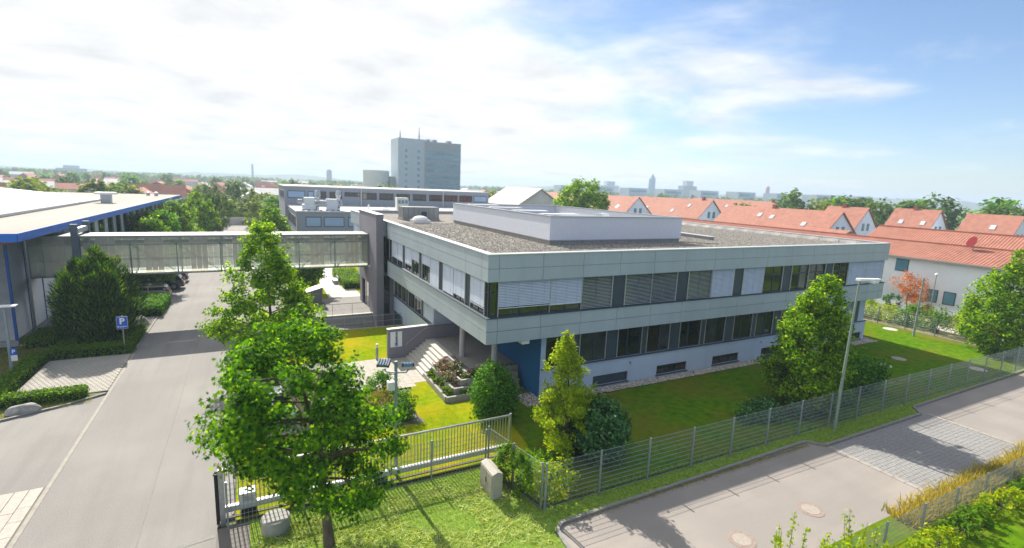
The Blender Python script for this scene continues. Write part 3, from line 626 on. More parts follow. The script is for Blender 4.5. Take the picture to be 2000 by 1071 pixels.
# ---- windows
def window(fn, s0, s1, z0, z1, rec=-.18, blind=None, mull=(.5,), trans=None, rails=True, tilt=.030, gl=None):
    fw = .06; f = MB(fn)
    f.box(s0, rec - .08, z0, s1, rec - .03, z0 + fw).box(s0, rec - .08, z1 - fw, s1, rec - .03, z1).box(s0, rec - .08, z0 + fw, s0 + fw, rec - .03, z1 - fw).box(s1 - fw, rec - .08, z0 + fw, s1, rec - .03, z1 - fw)
    cuts = [s0] + [s0 + (s1 - s0) * q for q in mull] + [s1]
    for q in cuts[1:-1]: f.box(q - .05, rec - .08, z0 + fw, q + .05, rec - .028, z1 - fw)
    if trans: f.box(s0 + fw, rec - .079, z0 + (z1 - z0) * trans - .04, s1 - fw, rec - .029, z0 + (z1 - z0) * trans + .04)
    wobj = f.build('window', frame_m, B)
    for a, b in zip(cuts[:-1], cuts[1:]): MB(fn).box(a + .05, rec - .075, z0 + .05, b - .05, rec - .06, z1 - .05).build('pane', gl or rnd.choice(glass_v), wobj)
    if rails:
        MB(fn).box(s0 - .028, rec, z0, s0 + .012, rec + .05, z1).build('guide_rail', rail_m, wobj)
        MB(fn).box(s1 - .012, rec, z0, s1 + .026, rec + .05, z1).build('guide_rail', rail_m, wobj)
    if blind is not None:
        sl = MB(fn); zt = z1; zb = z0 + (z1 - z0) * (blind + (rnd.uniform(0, .05) if blind > .01 else 0)); pit = .085; n = int((zt - zb) / pit)
        for i in range(n):
            z = zt - .06 - i * pit; t = tilt
            sl.add([(s0 + .02, rec + .01, z + t), (s1 - .02, rec + .01, z + t), (s1 - .02, rec + .055, z - t), (s0 + .02, rec + .055, z - t)], [(0, 1, 2, 3)])
        if blind > .03: sl.box(s0 + .02, rec + .01, zb - .03, s1 - .02, rec + .055, zb + .01)
        o = sl.build('venetian_blind', blind_m, wobj); o['kind'] = 'stuff'
        cd = MB(fn); k = max(2, int((s1 - s0) / .65))
        for i in range(k): 
            q = s0 + (s1 - s0) * (i + .5) / k; cd.box(q - .003, rec + .056, zb, q + .003, rec + .06, zt)
        cd.build('blind_cord', galv_dull, wobj)
    return wobj
def fpanel(fn, s0, s1, z0, z1, rec=-.2):
    MB(fn).box(s0 + .02, rec - .06, z0, s1 - .02, rec, z1).build('infill_panel', panel_m, B)
za, zb = ZB1 + .045, ZB2
# upper front row
window(front, 10.80, 11.33, za, zb, mull=(), trans=.68, rails=False)
U = [(11.36, 14.52, .24, (.42, .8)), (14.52, 16.64, .22, (.5,)), (16.64, 18.80, 0, (.5,)), None, (19.80, 21.88, 0, (.5,)), (21.88, 23.95, 0, (.5,)), None, (24.98, 27.1, 0, (.5,)), (27.1, 29.22, 0, (.5,)), None, (30.2, 32.34, 0, (.5,)), (32.34, 34.42, 'n', (.55,)), None, (35.46, 37.5, 'n', (.5,)), (37.5, 39.56, 'n', (.5,)), None, (40.58, 42.64, 'n', (.5,)), (42.64, 45.15, 0, (.5,)), (45.15, 47.7, 0, (.5,))]
prev = None; flat_t = {16.64: .007, 19.80: .007, 21.88: .006, 24.98: .006}
for i, u in enumerate(U):
    if u is None:
        fpanel(front, U[i - 1][1], U[i + 1][0], za, zb); continue
    window(front, u[0], u[1], za, zb, blind=None if u[2] == 'n' else u[2], mull=u[3], trans=.66, tilt=flat_t.get(u[0], .030))
fpanel(front, 47.72, 47.95, za, zb)
# upper left face row
window(left, 23.0, 23.55, za, zb, mull=(), trans=.68, rails=False)
LU = [(23.6, 25.5, .18), None, (26.3, 28.14, .15), (28.14, 30.0, .02), None, (30.8, 32.6, .0), (32.6, 34.45, .60), None, (35.15, 37.0, .55), (37.0, 38.85, .25), None, (39.55, 41.2, .22), (41.2, 43.0, .25), (43.0, 43.95, None)]
for i, u in enumerate(LU):
    if u is None: fpanel(left, LU[i - 1][1], LU[i + 1][0], za, zb); continue
    window(left, u[0], u[1], za, zb, blind=u[2], mull=(.5,))
window(left, 52.0, 54.5, za, zb, blind=.1); window(left, 55.5, 58.0, za, zb, blind=.0); window(left, 58.2, 60.8, za, zb, blind=.3)
# ground-floor row on the front (recessed wall plane)
front2 = lambda s, d, z: (s, 23.5 - d, z)
x = 14.72; zl0, zl1 = 1.80, 3.70
units = []
x = 14.72; wid = 1.92
while x < 46:
    units.append((x, x + wid)); fpanel(front2, x + wid, x + wid + .46, zl0, zl1, rec=-.06)
    units.append((x + wid + .46, x + 2 * wid + .46)); fpanel(front2, x + 2 * wid + .46, min(x + 5.23, 47.28), zl0, zl1, rec=-.05); x += 5.23
for i, (a, b) in enumerate(units):
    if a > 47: break
    window(front2, a, min(b, 47.2), zl0, zl1, rec=-.07, mull=(.58,) if i % 2 else (.42,), blind=(.05 if a > 42 else None), tilt=.018)
# basement lights
for k, x in enumerate((18.2, 23.35, 28.55, 33.75, 38.95, 44.15)):
    window(front2, x, x + 2.72, .17, .76, rec=-.06, mull=(.33, .67) if k else (), rails=False, gl=panel_m if k == 0 else None)
    MB(front2).box(x - .06, -.01, .11, x + 2.78, .08, .165).build('sill', panel_m, B)
# ground-floor row on the left side
left2 = lambda s, d, z: (11.35 - d, s, z)
LL = [(33.8, 35.8, .02), None, (36.4, 38.1, .62), (38.1, 39.9, .72), None, (40.7, 42.0, None), (42.0, 43.3, None), (43.3, 44.4, None)]
for i, u in enumerate(LL):
    if u is None: fpanel(left2, LL[i - 1][1], LL[i + 1][0], 1.95, 3.7, rec=-.05); continue
    window(left2, u[0], u[1], 1.95, 3.70, rec=-.07, blind=u[2], mull=(.5,))
MB().box(11.27, 33.7, 1.88, 11.36, 44.4, 1.94).build('sill', panel_m, B)
for x in (21.0, 33.5): MB().cyl((x, 23.5, 1.35), (x, 23.36, 1.35), .035, n=8).cyl((x, 23.38, 1.37), (x, 23.38, 1.27), .03, n=8).build('hose_tap', galv, B)
MB(left2).box(36.0, .0, 1.15, 36.2, .1, 1.25).build('wall_lamp', galv, B)
# door to the basement at the foot of the ramp
MB(left2).box(41.6, .0, -1.4, 44.2, .05, .55).build('garage_door', panel_m, B)
# columns
for cx, cy in ((11.72, 28.75), (12.75, 26.15)): MB().cyl((cx, cy, 1.15), (cx, cy, 3.82), .19, n=24).build('column', mat('column_paint', (0.42, 0.41, 0.45), .6, .04, 3), B, smooth=True)
MB().box(12.9, 23.05, 3.55, 13.35, 23.5, 3.81).build('soffit_lamp', white_p, B)
# stair tower slab and its glazing
MB().box(9.70, 44.05, -1.5, 10.33, 46.9, 9.15).box(9.70, 46.9, 7.2, 10.33, 50.5, 9.15).box(9.70, 46.9, 2.6, 10.33, 50.5, 4.1).box(9.70, 50.5, -.1, 10.33, 51.6, 9.15).box(9.86, 46.9, -.1, 10.32, 48.0, 2.6).build('stair_tower', stucco_d, B)
MB().box(10.33, 44.6, -1.5, 11.34, 51.6, 8.35).build('stair_core', stucco_d, B)
MB().box(9.66, 44.0, 9.15, 10.37, 51.64, 9.2).build('tower_cap', cap_m, B)
sg = MB().box(10.36, 44.55, .2, 10.40, 44.6, 7.2).box(10.92, 44.55, .2, 10.97, 44.6, 7.2)
for z in (.2, 1.9, 3.6, 4.0, 5.0, 7.15): sg.box(10.40, 44.55, z, 10.92, 44.6, z + .06)
sg_o = sg.build('window', frame_m, B)
for a, b in ((.26, 1.9), (1.96, 3.6), (4.06, 5.0), (5.06, 7.15)): MB().box(10.40, 44.57, a, 10.92, 44.59, b).build('pane', glass_m, sg_o)
MB().box(10.38, 44.52, 7.25, 10.95, 44.61, 8.4).build('infill_panel', cladding, B)
dr = MB().box(9.84, 48.0, 0, 9.9, 48.08, 2.5).box(9.84, 49.2, 0, 9.9, 49.28, 2.5).box(9.84, 50.4, 0, 9.9, 50.5, 2.5).box(9.84, 48.08, 2.42, 9.9, 50.4, 2.5).build('door', frame_m, B)
MB().box(9.86, 48.08, .05, 9.88, 50.4, 2.42).build('pane', glass_m, dr)
# ---- roof structures
scr = stucco_p
ps = MB()
px0, px1, py0, py1, pz = 17.95, 30.0, 28.95, 47.3, 10.12
ps.box(px0, py0, 8.52, px1, py0 + .3, pz).box(px0, py0 + .3, 8.52, px0 + .3, py1, pz).box(px1 - .3, py0 + .3, 8.52, px1, py1, pz).box(px0 + .3, py1 - .3, 8.52, px1 - .3, py1, pz)
ps.box(20.6, py0 + .3, 8.3, 20.8, py1 - .3, pz - .25)
ps.build('roof_screen', scr, B)
MB().box(px0 + .06, py0 + .06, 8.2, px1 - .06, py1 - .06, 8.5).build('roof_screen_base', membrane, B)
pc = MB(); e = .06
pc.box(px0 - e, py0 - e, pz, px1 + e, py0 + .3 + e, pz + .05).box(px0 - e, py0 + .3 + e, pz, px0 + .3 + e, py1 + e, pz + .05).box(px1 - .3 - e, py0 + .3 + e, pz, px1 + e, py1 + e, pz + .05).box(px0 + .3 + e, py1 - .3 - e, pz, px1 - .3 - e, py1 + e, pz + .05)
pc.box(px0 - .02, py0 - .02, 8.48, px1 + .02, py0, 8.54).box(px0 - .02, py0, 8.48, px0, py1, 8.54)
pc.build('screen_cap', mat('zinc_cap', (0.34, 0.36, 0.38), .45, .08, 3, metal=.6), B)
MB().box(20.8, py0 + .3, 8.6, px1 - .3, py1 - .3, 9.1).build('inner_roof', membrane, B)
for y in (30.0, 34.2, 38.6, 43.2): MB().box(px0 + .1, y, pz + .051, 21.0, y + .75, pz + .13).build('cross_beam', white_metal, B)
MB().box(24.0, 31.3, 9.1, 24.7, 32.0, 10.25).build('roof_vent', duct_m, B)
# low kerb beam on the roof, cable
MB().box(34.7, 30.2, 8.2, 35.2, 40, 8.45).build('roof_upstand', membrane, B)
MB().box(34.65, 30.15, 8.45, 35.25, 40, 8.5).build('upstand_cap', cap_m, B)
MB().tube([(30.2, 29.2, 8.23), (31, 28.6, 8.23), (31.9, 27.6, 8.23), (32.4, 27.3, 8.23)], .03, 6).build('cable', rubber, B)
# dome skylight
sk = MB().box(13.8, 46.5, 8.2, 15.4, 48.0, 8.52).build('skylight', duct_m, B)
MB().lathe([(.78, 0), (.74, .12), (.58, .26), (.3, .36), (.02, .39)], (14.6, 47.25, 8.52), 20).build('dome', mat('acrylic_dome', (0.75, 0.77, 0.78), .15, .03, 3), sk, smooth=True)
# ventilation enclosure
V_ = thing('ventilation_unit', 'grey louvred ventilation box on the gravel roof beside the skylight dome', 'roof unit', (15.7, 51.2, 8.2))
MB().box(13.75, 50.4, 8.2, 17.65, 52.4, 8.42).build('plinth', membrane, V_)
MB().box(13.8, 50.45, 8.42, 17.6, 52.35, 9.55).build('housing', mat('unit_grey', (0.20, 0.21, 0.21), .5, .06, 3, metal=.4), V_)
for k in range(7): MB().box(13.85 + k * .53, 50.41, 8.45, 14.33 + k * .53, 50.45, 9.52).build('louvre_panel', mat('unit_panel', (0.25, 0.265, 0.265), .5, .06, 3, metal=.4), V_)
MB().box(15.7, 50.38, 8.6, 16.25, 50.41, 9.1).build('hatch', frame_m, V_)
# pebble strip along the facade
pebbles('pebble_strip', 'strip of pale pebbles along the foot of the office facade', 5200, rect(14.9, 22.72, 47.8, 23.42), .06, pebble_m, 3, z=.02)
pebbles('pebble_strip', 'pale pebbles spread at the foot of the blue wall', 500, rect(13.2, 22.7, 14.9, 24.4), .065, pebble_m, 4, z=.02)
pebbles('pebble_strip', 'pale pebbles round the far right corner of the facade', 500, rect(47.4, 22.7, 48.2, 27), .06, pebble_m, 5, z=.02)
# ------------------------------------------------------------ entrance: terrace, steps, beds, sign wall
TZ = 1.19
T = thing('entrance_terrace', 'raised paved entrance terrace under the overhanging upper floor', 'terrace', (12.6, 29.6, 0))
MB().box(10.85, 26.0, -.1, 14.36, 33.0, TZ - .035).build('terrace_base', concrete, T)
ts = MB().box(.005, .005, 0, .495, .495, .03).build('slab', mat('terrace_slab', (0.30, 0.285, 0.265), .85, .09, 5), T); ts.location = (11.3, 26.5, TZ - .03)
for i in range(6):
    for j in range(13):
        if (i, j) != (0, 0): inst(ts, (11.3 + i * .5, 26.5 + j * .5, TZ - .03 + r_.uniform(-.002, .002)), T)
pebbles('pebbles', None, 700, lambda rng, n: np.where(rng.uniform(0, 1, (n, 1)) < .5, np.stack([rng.uniform(10.9, 11.28, n), rng.uniform(26.1, 29, n), np.zeros(n)], 1), np.stack([rng.uniform(10.9, 14.3, n), rng.uniform(26.05, 26.45, n), np.zeros(n)], 1)), .055, dkpebble_m, 8, T, z=TZ - .03)
ST = thing('entrance_steps', 'flight of pale concrete steps up to the entrance terrace', 'steps', (10, 31, 0))
n = 7
for k in range(n):
    x0 = 9.2 + k * .235
    MB().box(x0, 29.1, (-.05 if k == 0 else TZ * k / n + .001), x0 + .26 if k < n - 1 else 11.28, 32.94, TZ * (k + 1) / n).build('step', concrete_lt, ST, bevel=.008)
for k in range(1, n): MB().box(9.2 + k * .235 + .02, 29.12, -.05, 10.9, 32.92, TZ * k / n - .004).build('step_base', concrete, ST) if k == 3 else None
SW = thing('sign_wall', 'low slate grey wall with a white company sign beside the steps', 'wall', (9.6, 33.1, 0))
MB().extr([(8.0, -.1), (11.36, -.1), (11.36, 2.16), (8.0, 2.10)], 33.0, 33.3, 'y').build('wall', stucco_d, SW)
MB().box(11.36, 33.02, TZ, 14.36, 33.28, 2.05).build('wall', stucco_d, SW)
MB().extr([(7.97, 2.10), (11.36, 2.16), (11.36, 2.20), (7.97, 2.14)], 32.97, 33.33, 'y').build('coping', cap_m, SW)
sb = MB().box(8.17, 32.945, .86, 8.97, 32.998, 1.93).build('sign', sign_w, SW, bevel=.008)
MX = Matrix.Translation((8.57, 32.94, 1.5)) @ Matrix.Rotation(R(90), 4, 'X') @ Matrix.Rotation(R(90), 4, 'Z')
text_mesh('kontron', .26, 'lettering', black_p, sb, MX, bold=.010)
MB().cyl((8.58, 32.944, 1.0), (8.58, 32.932, 1.0), .095, n=24).build('logo_disc', blue_s, sb)
MB().add([(8.53, 32.93, 1.01), (8.565, 32.93, .965), (8.64, 32.93, 1.05), (8.60, 32.93, 1.03), (8.57, 32.93, 1.0)], [(0, 1, 2, 3, 4)]).build('logo_mark', white_p, sb)
MB().tube([(9.2, 32.9, .95), (10.55, 32.9, 2.0), (11.3, 32.9, 2.06)], .022, 8).cyl((9.6, 32.9, 1.25), (9.6, 33.0, 1.2), .012).cyl((10.5, 32.9, 1.95), (10.5, 33.0, 1.9), .012).build('handrail', galv, SW, smooth=True)
# planted tiers in front of the terrace: concrete block rows
TI = thing('planter_terraces', 'stepped concrete planter walls in front of the entrance terrace', 'planter', (11, 25.8, 0))
def block_row(xa, ya, xb, yb, z0, z1, th=.14, step=.6):
    L_ = math.hypot(xb - xa, yb - ya); k = max(1, round(L_ / step)); ux, uy = (xb - xa) / L_, (yb - ya) / L_
    for i in range(k):
        s, e = L_ * i / k + .005, L_ * (i + 1) / k - .005
        if abs(ux) > .5: MB().box(xa + ux * s, ya - th / 2, z0, xa + ux * e, ya + th / 2, z1 + rnd.uniform(-.004, .004)).build('block', concrete, TI)
        else: MB().box(xa - th / 2, min(ya + uy * s, ya + uy * e), z0, xa + th / 2, max(ya + uy * s, ya + uy * e), z1 + rnd.uniform(-.004, .004)).build('block', concrete, TI)
tiers = [(9.3, 24.95, .32), (9.85, 25.3, .62), (10.4, 25.66, .92), (10.9, 26.0, 1.22)]
for i, (tx, ty, tz) in enumerate(tiers):
    block_row(tx, ty, 13.9 + .12 * i, ty, -.05 if i == 0 else tz - .42, tz)
    block_row(tx, ty + .07, tx, 29.0, -.05 if i == 0 else tz - .42, tz)
    if i < 3: MB().box(tx + .07, ty + .07, -.05, 13.9 + .12 * i, 29.0, tz - .06).build('bed_soil', soil, TI)
for i in range(3):
    ty, tz = tiers[i][1], tiers[i][2]
    pebbles('pebbles', None, 260, rect(11.9, ty + .08, 13.9, ty + .3), .05, pebble_m, 20 + i, TI, z=tz - .06)

# ============================================================ GLAZED FOOTBRIDGE
K = thing('footbridge', 'glazed covered footbridge spanning the driveway between hall and office', 'bridge', (-2, 48.7, 0))
by0, by1, bz0, bz1, bx0, bx1 = 47.3, 50.0, 4.12, 7.12, -14.15, 9.69
MB().box(bx0, by0 + .02, bz1 - .1, bx1, by1 - .02, bz1).build('roof', bridge_frame, K)
MB().box(bx0, by0 + .02, bz0, bx1, by1 - .02, bz0 + .16).build('floor', bridge_frame, K)
MB().box(bx0, by0 - .03, bz1, bx1, by1 + .03, bz1 + .05).build('roof_edge', mat('bridge_roof_sheet', (0.21, 0.235, 0.235), .6, .08, 2), K)
MB().box(bx0, by0 + .25, bz1 - .62, bx1, by1 - .25, bz1 - .5).build('ceiling', mat('bridge_ceiling', (0.45, 0.47, 0.46), .7, .05, 3), K)
nb = 8; bw = (bx1 - bx0) / nb
pl_f = pl_c = None
for side, yy in ((-1, by0), (1, by1)):
    for i in range(nb + 1):
        x = bx0 + i * bw; x = min(max(x, bx0 + .06), bx1 - .06)
        MB().box(x - .055, yy - .05, bz0, x + .055, yy + .05, bz1).build('post', bridge_frame, K)
    for i in range(nb):
        for q in range(7):
            x = bx0 + i * bw + .07 + q * (bw - .14) / 7; w_ = (bw - .14) / 7
            fr = q in (2, 3, 4)
            key = ('f' if fr else 'c') + str(side)
            src = MATS.get('_pane' + key)
            if src is None:
                src = MB().box(.008, -.012, bz0 + .05, w_ - .008, .012, bz1 - .1).build('pane', br_back if side > 0 else br_frost if fr else br_clear, K); src.location = (x, yy, 0); MATS['_pane' + key] = src
            else: inst(src, (x, yy, 0), K, 'pane')
    MB().box(bx0, yy + .03, bz0 + 1.22, bx1, yy + .07, bz0 + 1.27).build('mid_rail', bridge_frame, K)
    MB().box(bx0, yy + .03 * side - .02, bz1 - .68, bx1, yy + .03 * side + .02, bz1 - .6).build('transom', bridge_frame, K)
for i in range(nb):
    x = bx0 + i * bw; d = (bz1 - .7, bz0 + .2) if i < 5 else (bz0 + .2, bz1 - .7)
    MB().cyl((x + .1, by0 + .12, d[0]), (x + bw - .1, by0 + .12, d[1]), .03, n=6).build('brace', bridge_frame, K)
    MB().box(x + .4, by1 - .3, bz0 + 1.0, x + bw - .4, by1 - .26, bz0 + 1.05).build('handrail', galv, K)
H_ = thing('portal_frame', 'tall slate steel portal frame carrying the footbridge next to the hall', 'frame', (-11.3, 48.7, 0))
for y in (by0 - .25, by1 + .25): MB().box(-11.55, y - .16, -.05, -11.15, y + .16, 8.05).build('post', mat('portal_paint', (0.10, 0.13, 0.165), .5, .08, 3), H_)
MB().box(-11.5, by0 - .08, 7.35, -11.2, by1 + .08, 7.72).build('beam', galv, H_)

# ============================================================ HALL ON THE LEFT
HA = thing('factory_hall', 'long hall with corrugated metal walls and bright blue roof edge', 'hall', (-20, 80, 0))
hx, hy, hy2, hz = -14.3, 44.4, 116, 7.35
MB().box(-70, hy + .12, -.1, hx - .12, hy2, hz).build('wall', hall_white, HA)
MB().box(-70, hy - .02, -.1, hx + .02, hy + .12, .38).box(hx - .12, hy + .12, -.1, hx + .02, hy2, .38).build('plinth', concrete, HA)
def corr(fn, s0, s1, z0, z1, p=.09):
    mb = MB(fn); k = int((z1 - z0) / p)
    for i in range(k):
        z = z0 + i * p
        mb.add([(s0, 0, z), (s1, 0, z), (s1, .035, z + p * .5), (s0, .035, z + p * .5)], [(0, 1, 2, 3)])
        mb.add([(s0, .035, z + p * .5), (s1, .035, z + p * .5), (s1, 0, z + p), (s0, 0, z + p)], [(0, 1, 2, 3)])
    mb.build('corrugated_panel', corr_m, HA)
hr = lambda s, d, z: (hx - .08 + d, s, z)
hf = lambda s, d, z: (s, hy + .08 - d, z)
sy = [hy, 47.4, 50.4, 53.4, 56.4, 59.4]
for a, b in zip(sy[:-1], sy[1:]):
    corr(hr, a + .05, b - .05, .4, hz); MB(hr).box(b - .05, 0, .4, b + .05, .05, hz).build('joint_trim', flash_m, HA)
for i in range(5):
    b = hx - i * 3.0; corr(hf, b - 3.0 + .05, b - .06, .4, hz); MB(hf).box(b - 3.05, 0, .4, b - 2.95, .05, hz).build('joint_trim', flash_m, HA)
MB().box(hx - .12, hy - .01, .38, hx + .02, hy + .12, hz).build('corner_trim', flash_m, HA)
MB().cyl((hx + .14, 47.2, .0), (hx + .14, 47.2, 7.1), .075, n=10).build('downpipe', galv, HA, smooth=True)
MB().box(hx - 1.9, hy - .1, 6.35, hx - .7, hy + .05, 6.75).build('wall_vent', frame_m, HA)
y = 60.2
while y < hy2 - 2:      # upright windows further along
    w1 = MB(hr).box(y, 0, 1.2, y + 1.5, .07, 7.0).build('window', frame_m, HA)
    MB(hr).box(y + .1, .07, 1.3, y + 1.4, .08, 6.9).build('pane', glass_m, w1)
    MB(hr).box(y + 1.6, 0, .4, y + 2.35, .03, hz - .1).build('infill_panel', mat('hall_slate', (0.12, 0.15, 0.18), .5, .08, 2), HA); y += 4.1
# roof with glulam rafters under the overhang
rx, ry0, ry1, rz = -12.65, 41.0, 114.5, 7.98
sk_ = .018   # the hall stands a degree off the office grid
RX = lambda y: rx + (y - ry0) * sk_
MB().add([(-70, ry0, rz - .42), (rx - .05, ry0 + .05, rz - .42), (RX(ry1) - .05, ry1, rz - .42), (-70, ry1, rz - .42), (-70, ry0, rz - .03), (rx - .05, ry0 + .05, rz - .03), (RX(ry1) - .05, ry1, rz - .03), (-70, ry1, rz - .03)],
         [(0, 1, 2, 3), (4, 5, 6, 7), (0, 1, 5, 4), (1, 2, 6, 5), (2, 3, 7, 6), (3, 0, 4, 7)]).build('roof', roof_lt, HA)
fa = MB(); fa.box(-70, ry0 - .04, rz - .52, rx + .02, ry0 + .04, rz)
fa.add([(rx, ry0, rz - .52), (rx + .06, ry0, rz - .52), (RX(ry1) + .06, ry1, rz - .52), (RX(ry1), ry1, rz - .52), (rx, ry0, rz), (rx + .06, ry0, rz), (RX(ry1) + .06, ry1, rz), (RX(ry1), ry1, rz)], [(0, 1, 2, 3), (4, 5, 6, 7), (0, 1, 5, 4), (1, 2, 6, 5), (2, 3, 7, 6), (3, 0, 4, 7)])
fa.build('fascia', fascia_m, HA)
y = ry0 + 2
while y < ry1 - 2: MB().extr([(hx - .1, rz - .43), (RX(y) - .1, rz - .43), (RX(y) - .1, rz - .62), (hx - .1, rz - 1.0)], y - .12, y + .12, 'y').build('rafter', wood_m, HA); y += 4.6
MB().box(hx - 14, ry0 + .1, rz - .56, rx - .1, ry0 + .24, rz - .43).box(hx - .0, ry0 + .3, rz - .6, hx + .14, ry1 - 1, rz - .43).build('purlin', wood_m, HA)
# raised white standing-seam roof with rooflights and a vent
SR = thing('sawtooth_roof', 'dazzling white raised metal roof on top of the hall', 'roof', (-30, 75, 7.95))
MB().add([(-17.6, 44, 7.96), (-17.6, 88, 7.96), (-29, 92, 7.96), (-29, 44, 7.96), (-17.6, 44, 8.28), (-17.6, 86, 8.28), (-29, 80, 9.9), (-29, 44, 9.9)], [(0, 1, 2, 3), (4, 5, 6, 7), (0, 1, 5, 4), (1, 2, 6, 5), (2, 3, 7, 6), (3, 0, 4, 7)]).build('roof_sheet', white_metal, SR)
sx_ = MB()
for k in range(20):
    yv = 45 + k * 2.0; sx_.add([(-17.6, yv, 8.29), (-17.6, yv + .05, 8.29), (-28.9, yv + .05 - 0, 9.905), (-28.9, yv, 9.905)], [(0, 1, 2, 3)])
sx_.build('standing_seam', cap_m, SR)
MB().box(-17.75, 44, 8.0, -17.5, 87.5, 8.22).build('gutter', galv, SR)
for k, yv in enumerate((47, 52.5, 58, 64, 70)): MB().extr([(-29.4, 9.8), (-26.6, 9.45), (-28.4, 10.35)], yv, yv + 1.6, 'y').build('rooflight', duct_m, SR)
VC = thing('roof_vent', 'square grey ventilation stack with white cap on the hall roof', 'roof vent', (-15.9, 80.5, rz - .03))
MB().box(-16.4, 80.0, rz - .03, -15.4, 81.0, rz + 1.05).build('shaft', galv, VC); MB().box(-16.9, 79.5, rz + 1.05, -14.9, 81.5, rz + 1.3).build('cap', white_p, VC)
for k, (x, y) in enumerate(((-15.5, 108), (-14.2, 107))):
    v = MB().cyl((x, y, rz - .03), (x, y, rz + .5), .28, n=12).cyl((x, y, rz + .5), (x, y, rz + .7), .42, .1, n=12).build('roof_cowl', galv); tag(v, ('left' if k == 0 else 'right') + ' one of two small round vent cowls at the far end of the hall roof', 'roof vent', 'vent cowls on the hall roof')

# ============================================================ FENCES AND GATE
def mesh_panel(root, a, b, z0, z1, hs=.2, vs=.05, r=.004):
    a, b = Vector(a), Vector(b); d = (b - a); L_ = d.length; d.normalize(); nrm = Vector((-d.y, d.x, 0))
    mb = MB()
    def bar(p, q, rr):
        dd = (q - p).normalized(); n1_ = nrm * rr; n2_ = dd.cross(nrm).normalized() * rr
        mb.add([p + n1_, p - n2_, p - n1_, p + n2_, q + n1_, q - n2_, q - n1_, q + n2_], [(0, 1, 5, 4), (1, 2, 6, 5), (2, 3, 7, 6), (3, 0, 4, 7)])
    z = z0 + .03
    while z < z1: bar(a + Vector((0, 0, z)), b + Vector((0, 0, z)), r * 2.3); z += hs
    n = int(L_ / vs)
    for i in range(1, n):
        p = a + d * (i * vs); bar(p + Vector((0, 0, z0)), p + Vector((0, 0, z1)), r * (.62 if vs < .1 else 1.8))
    return mb.build('mesh_panel', galv_dull, root)
def mesh_fence(name, label, pts, h, step=2.5, group=None, vs=.05, hs=.2, pw=.03):
    root = thing(name, label, 'fence', pts[0], group)
    first = True
    for (p, q) in zip(pts[:-1], pts[1:]):
        P_, Q_ = Vector(p), Vector(q); n = max(1, round((Q_ - P_).length / step))
        for i in range(n):
            a, b = P_.lerp(Q_, i / n), P_.lerp(Q_, (i + 1) / n)
            if first or i > 0 or True: MB().box(a.x - pw, a.y - pw, -.05, a.x + pw, a.y + pw, h + .06).build('post', galv_dull, root)
            mesh_panel(root, (a.x, a.y + .045, 0), (b.x, b.y + .045, 0), .05, h, hs, vs)
        first = False
    e = Vector(pts[-1]); MB().box(e.x - pw, e.y - pw, -.05, e.x + pw, e.y + pw, h + .06).build('post', galv_dull, root)
    return root
mesh_fence('mesh_fence', 'long steel mesh fence between the lawn and the street', [(9.4, 14.5, 0), (57, 14.1, 0)], 1.9)
mesh_fence('mesh_fence', 'short return of mesh fence overgrown by a climber beside the cabinet', [(8.65, 18.0, 0), (9.3, 14.62, 0)], 1.9, 1.75)
mesh_fence('mesh_fence', 'steel mesh fence standing in front of the sliding gate', [(-1.1, 18.05, 0), (8.55, 18.05, 0)], 1.75, 2.45, vs=.125, hs=.2)
mesh_fence('mesh_fence', 'mesh fence at the far right end of the lawn before the hedge', [(55.3, 14.4, 0), (55.3, 36, 0)], 1.7)
mesh_fence('mesh_fence', 'low mesh fence in the lower right corner beyond the street', [(14.0, 7.75, 0), (44, 7.6, 0)], 1.15)
GT = thing('sliding_gate', 'galvanised sliding gate with upright bars and a thick white bottom beam', 'gate', (4.5, 18.8, 0))
gx0, gx1, gy = -1.3, 10.1, 18.75
MB().box(gx0, gy - .09, .28, gx1, gy + .09, .50).build('bottom_beam', beam_m, GT, bevel=.02)
MB().box(gx0, gy - .03, 1.82, gx1, gy + .03, 1.90).build('top_rail', galv, GT)
MB().box(gx0, gy - .04, .5, gx0 + .09, gy + .04, 1.95).box(gx1 - .08, gy - .04, .5, gx1, gy + .04, 1.95).build('end_stile', galv, GT)
bar0 = None; nbar = 84
for i in range(1, nbar):
    x = gx0 + (gx1 - gx0) * i / nbar
    if bar0 is None: bar0 = MB().box(-.016, -.016, .5, .016, .016, 1.82).build('bar', galv, GT); bar0.location = (x, gy, 0)
    else: inst(bar0, (x, gy, 0), GT)
tg = MB()
for i in range(300):
    x = gx0 + .05 + (gx1 - gx0 - .1) * i / 300; tg.add([(x - .012, gy, 1.90), (x + .012, gy, 1.90), (x, gy, 1.95)], [(0, 1, 2)])
o = tg.build('spikes', galv, GT); o['kind'] = 'stuff'
for x in (gx0 + .6, 4.0): MB().box(x, gy - .12, .0, x + .5, gy + .12, .27).build('roller', rubber, GT)
MB().box(gx0 + .1, gy - .05, -.02, gx1, gy + .05, .05).build('rail', mat('rail_rust', (0.16, 0.145, 0.13), .8, .2, 4), GT)
GP = thing('gate_post', 'steel gate post with black rubber safety edges at the drive', 'post', (-1.45, 18.5, 0))
MB().box(-1.34, 18.38, -.05, -1.18, 18.54, 2.05).build('post', galv, GP)
MB().box(-1.46, 18.40, .08, -1.36, 18.47, 1.95).box(-1.46, 18.58, .08, -1.36, 18.65, 1.95).build('safety_edge', rubber, GP)
MB().box(-1.355, 18.5, .08, -1.345 + .01, 18.56, 1.98).build('guide', galv, GP)
MB().lathe([(.05, 0), (.06, .03), (.05, .10), (.01, .12)], (-1.26, 18.46, 2.05), 12).build('warning_lamp', mat('amber', (0.8, 0.28, 0.02), .3), GP, smooth=True)
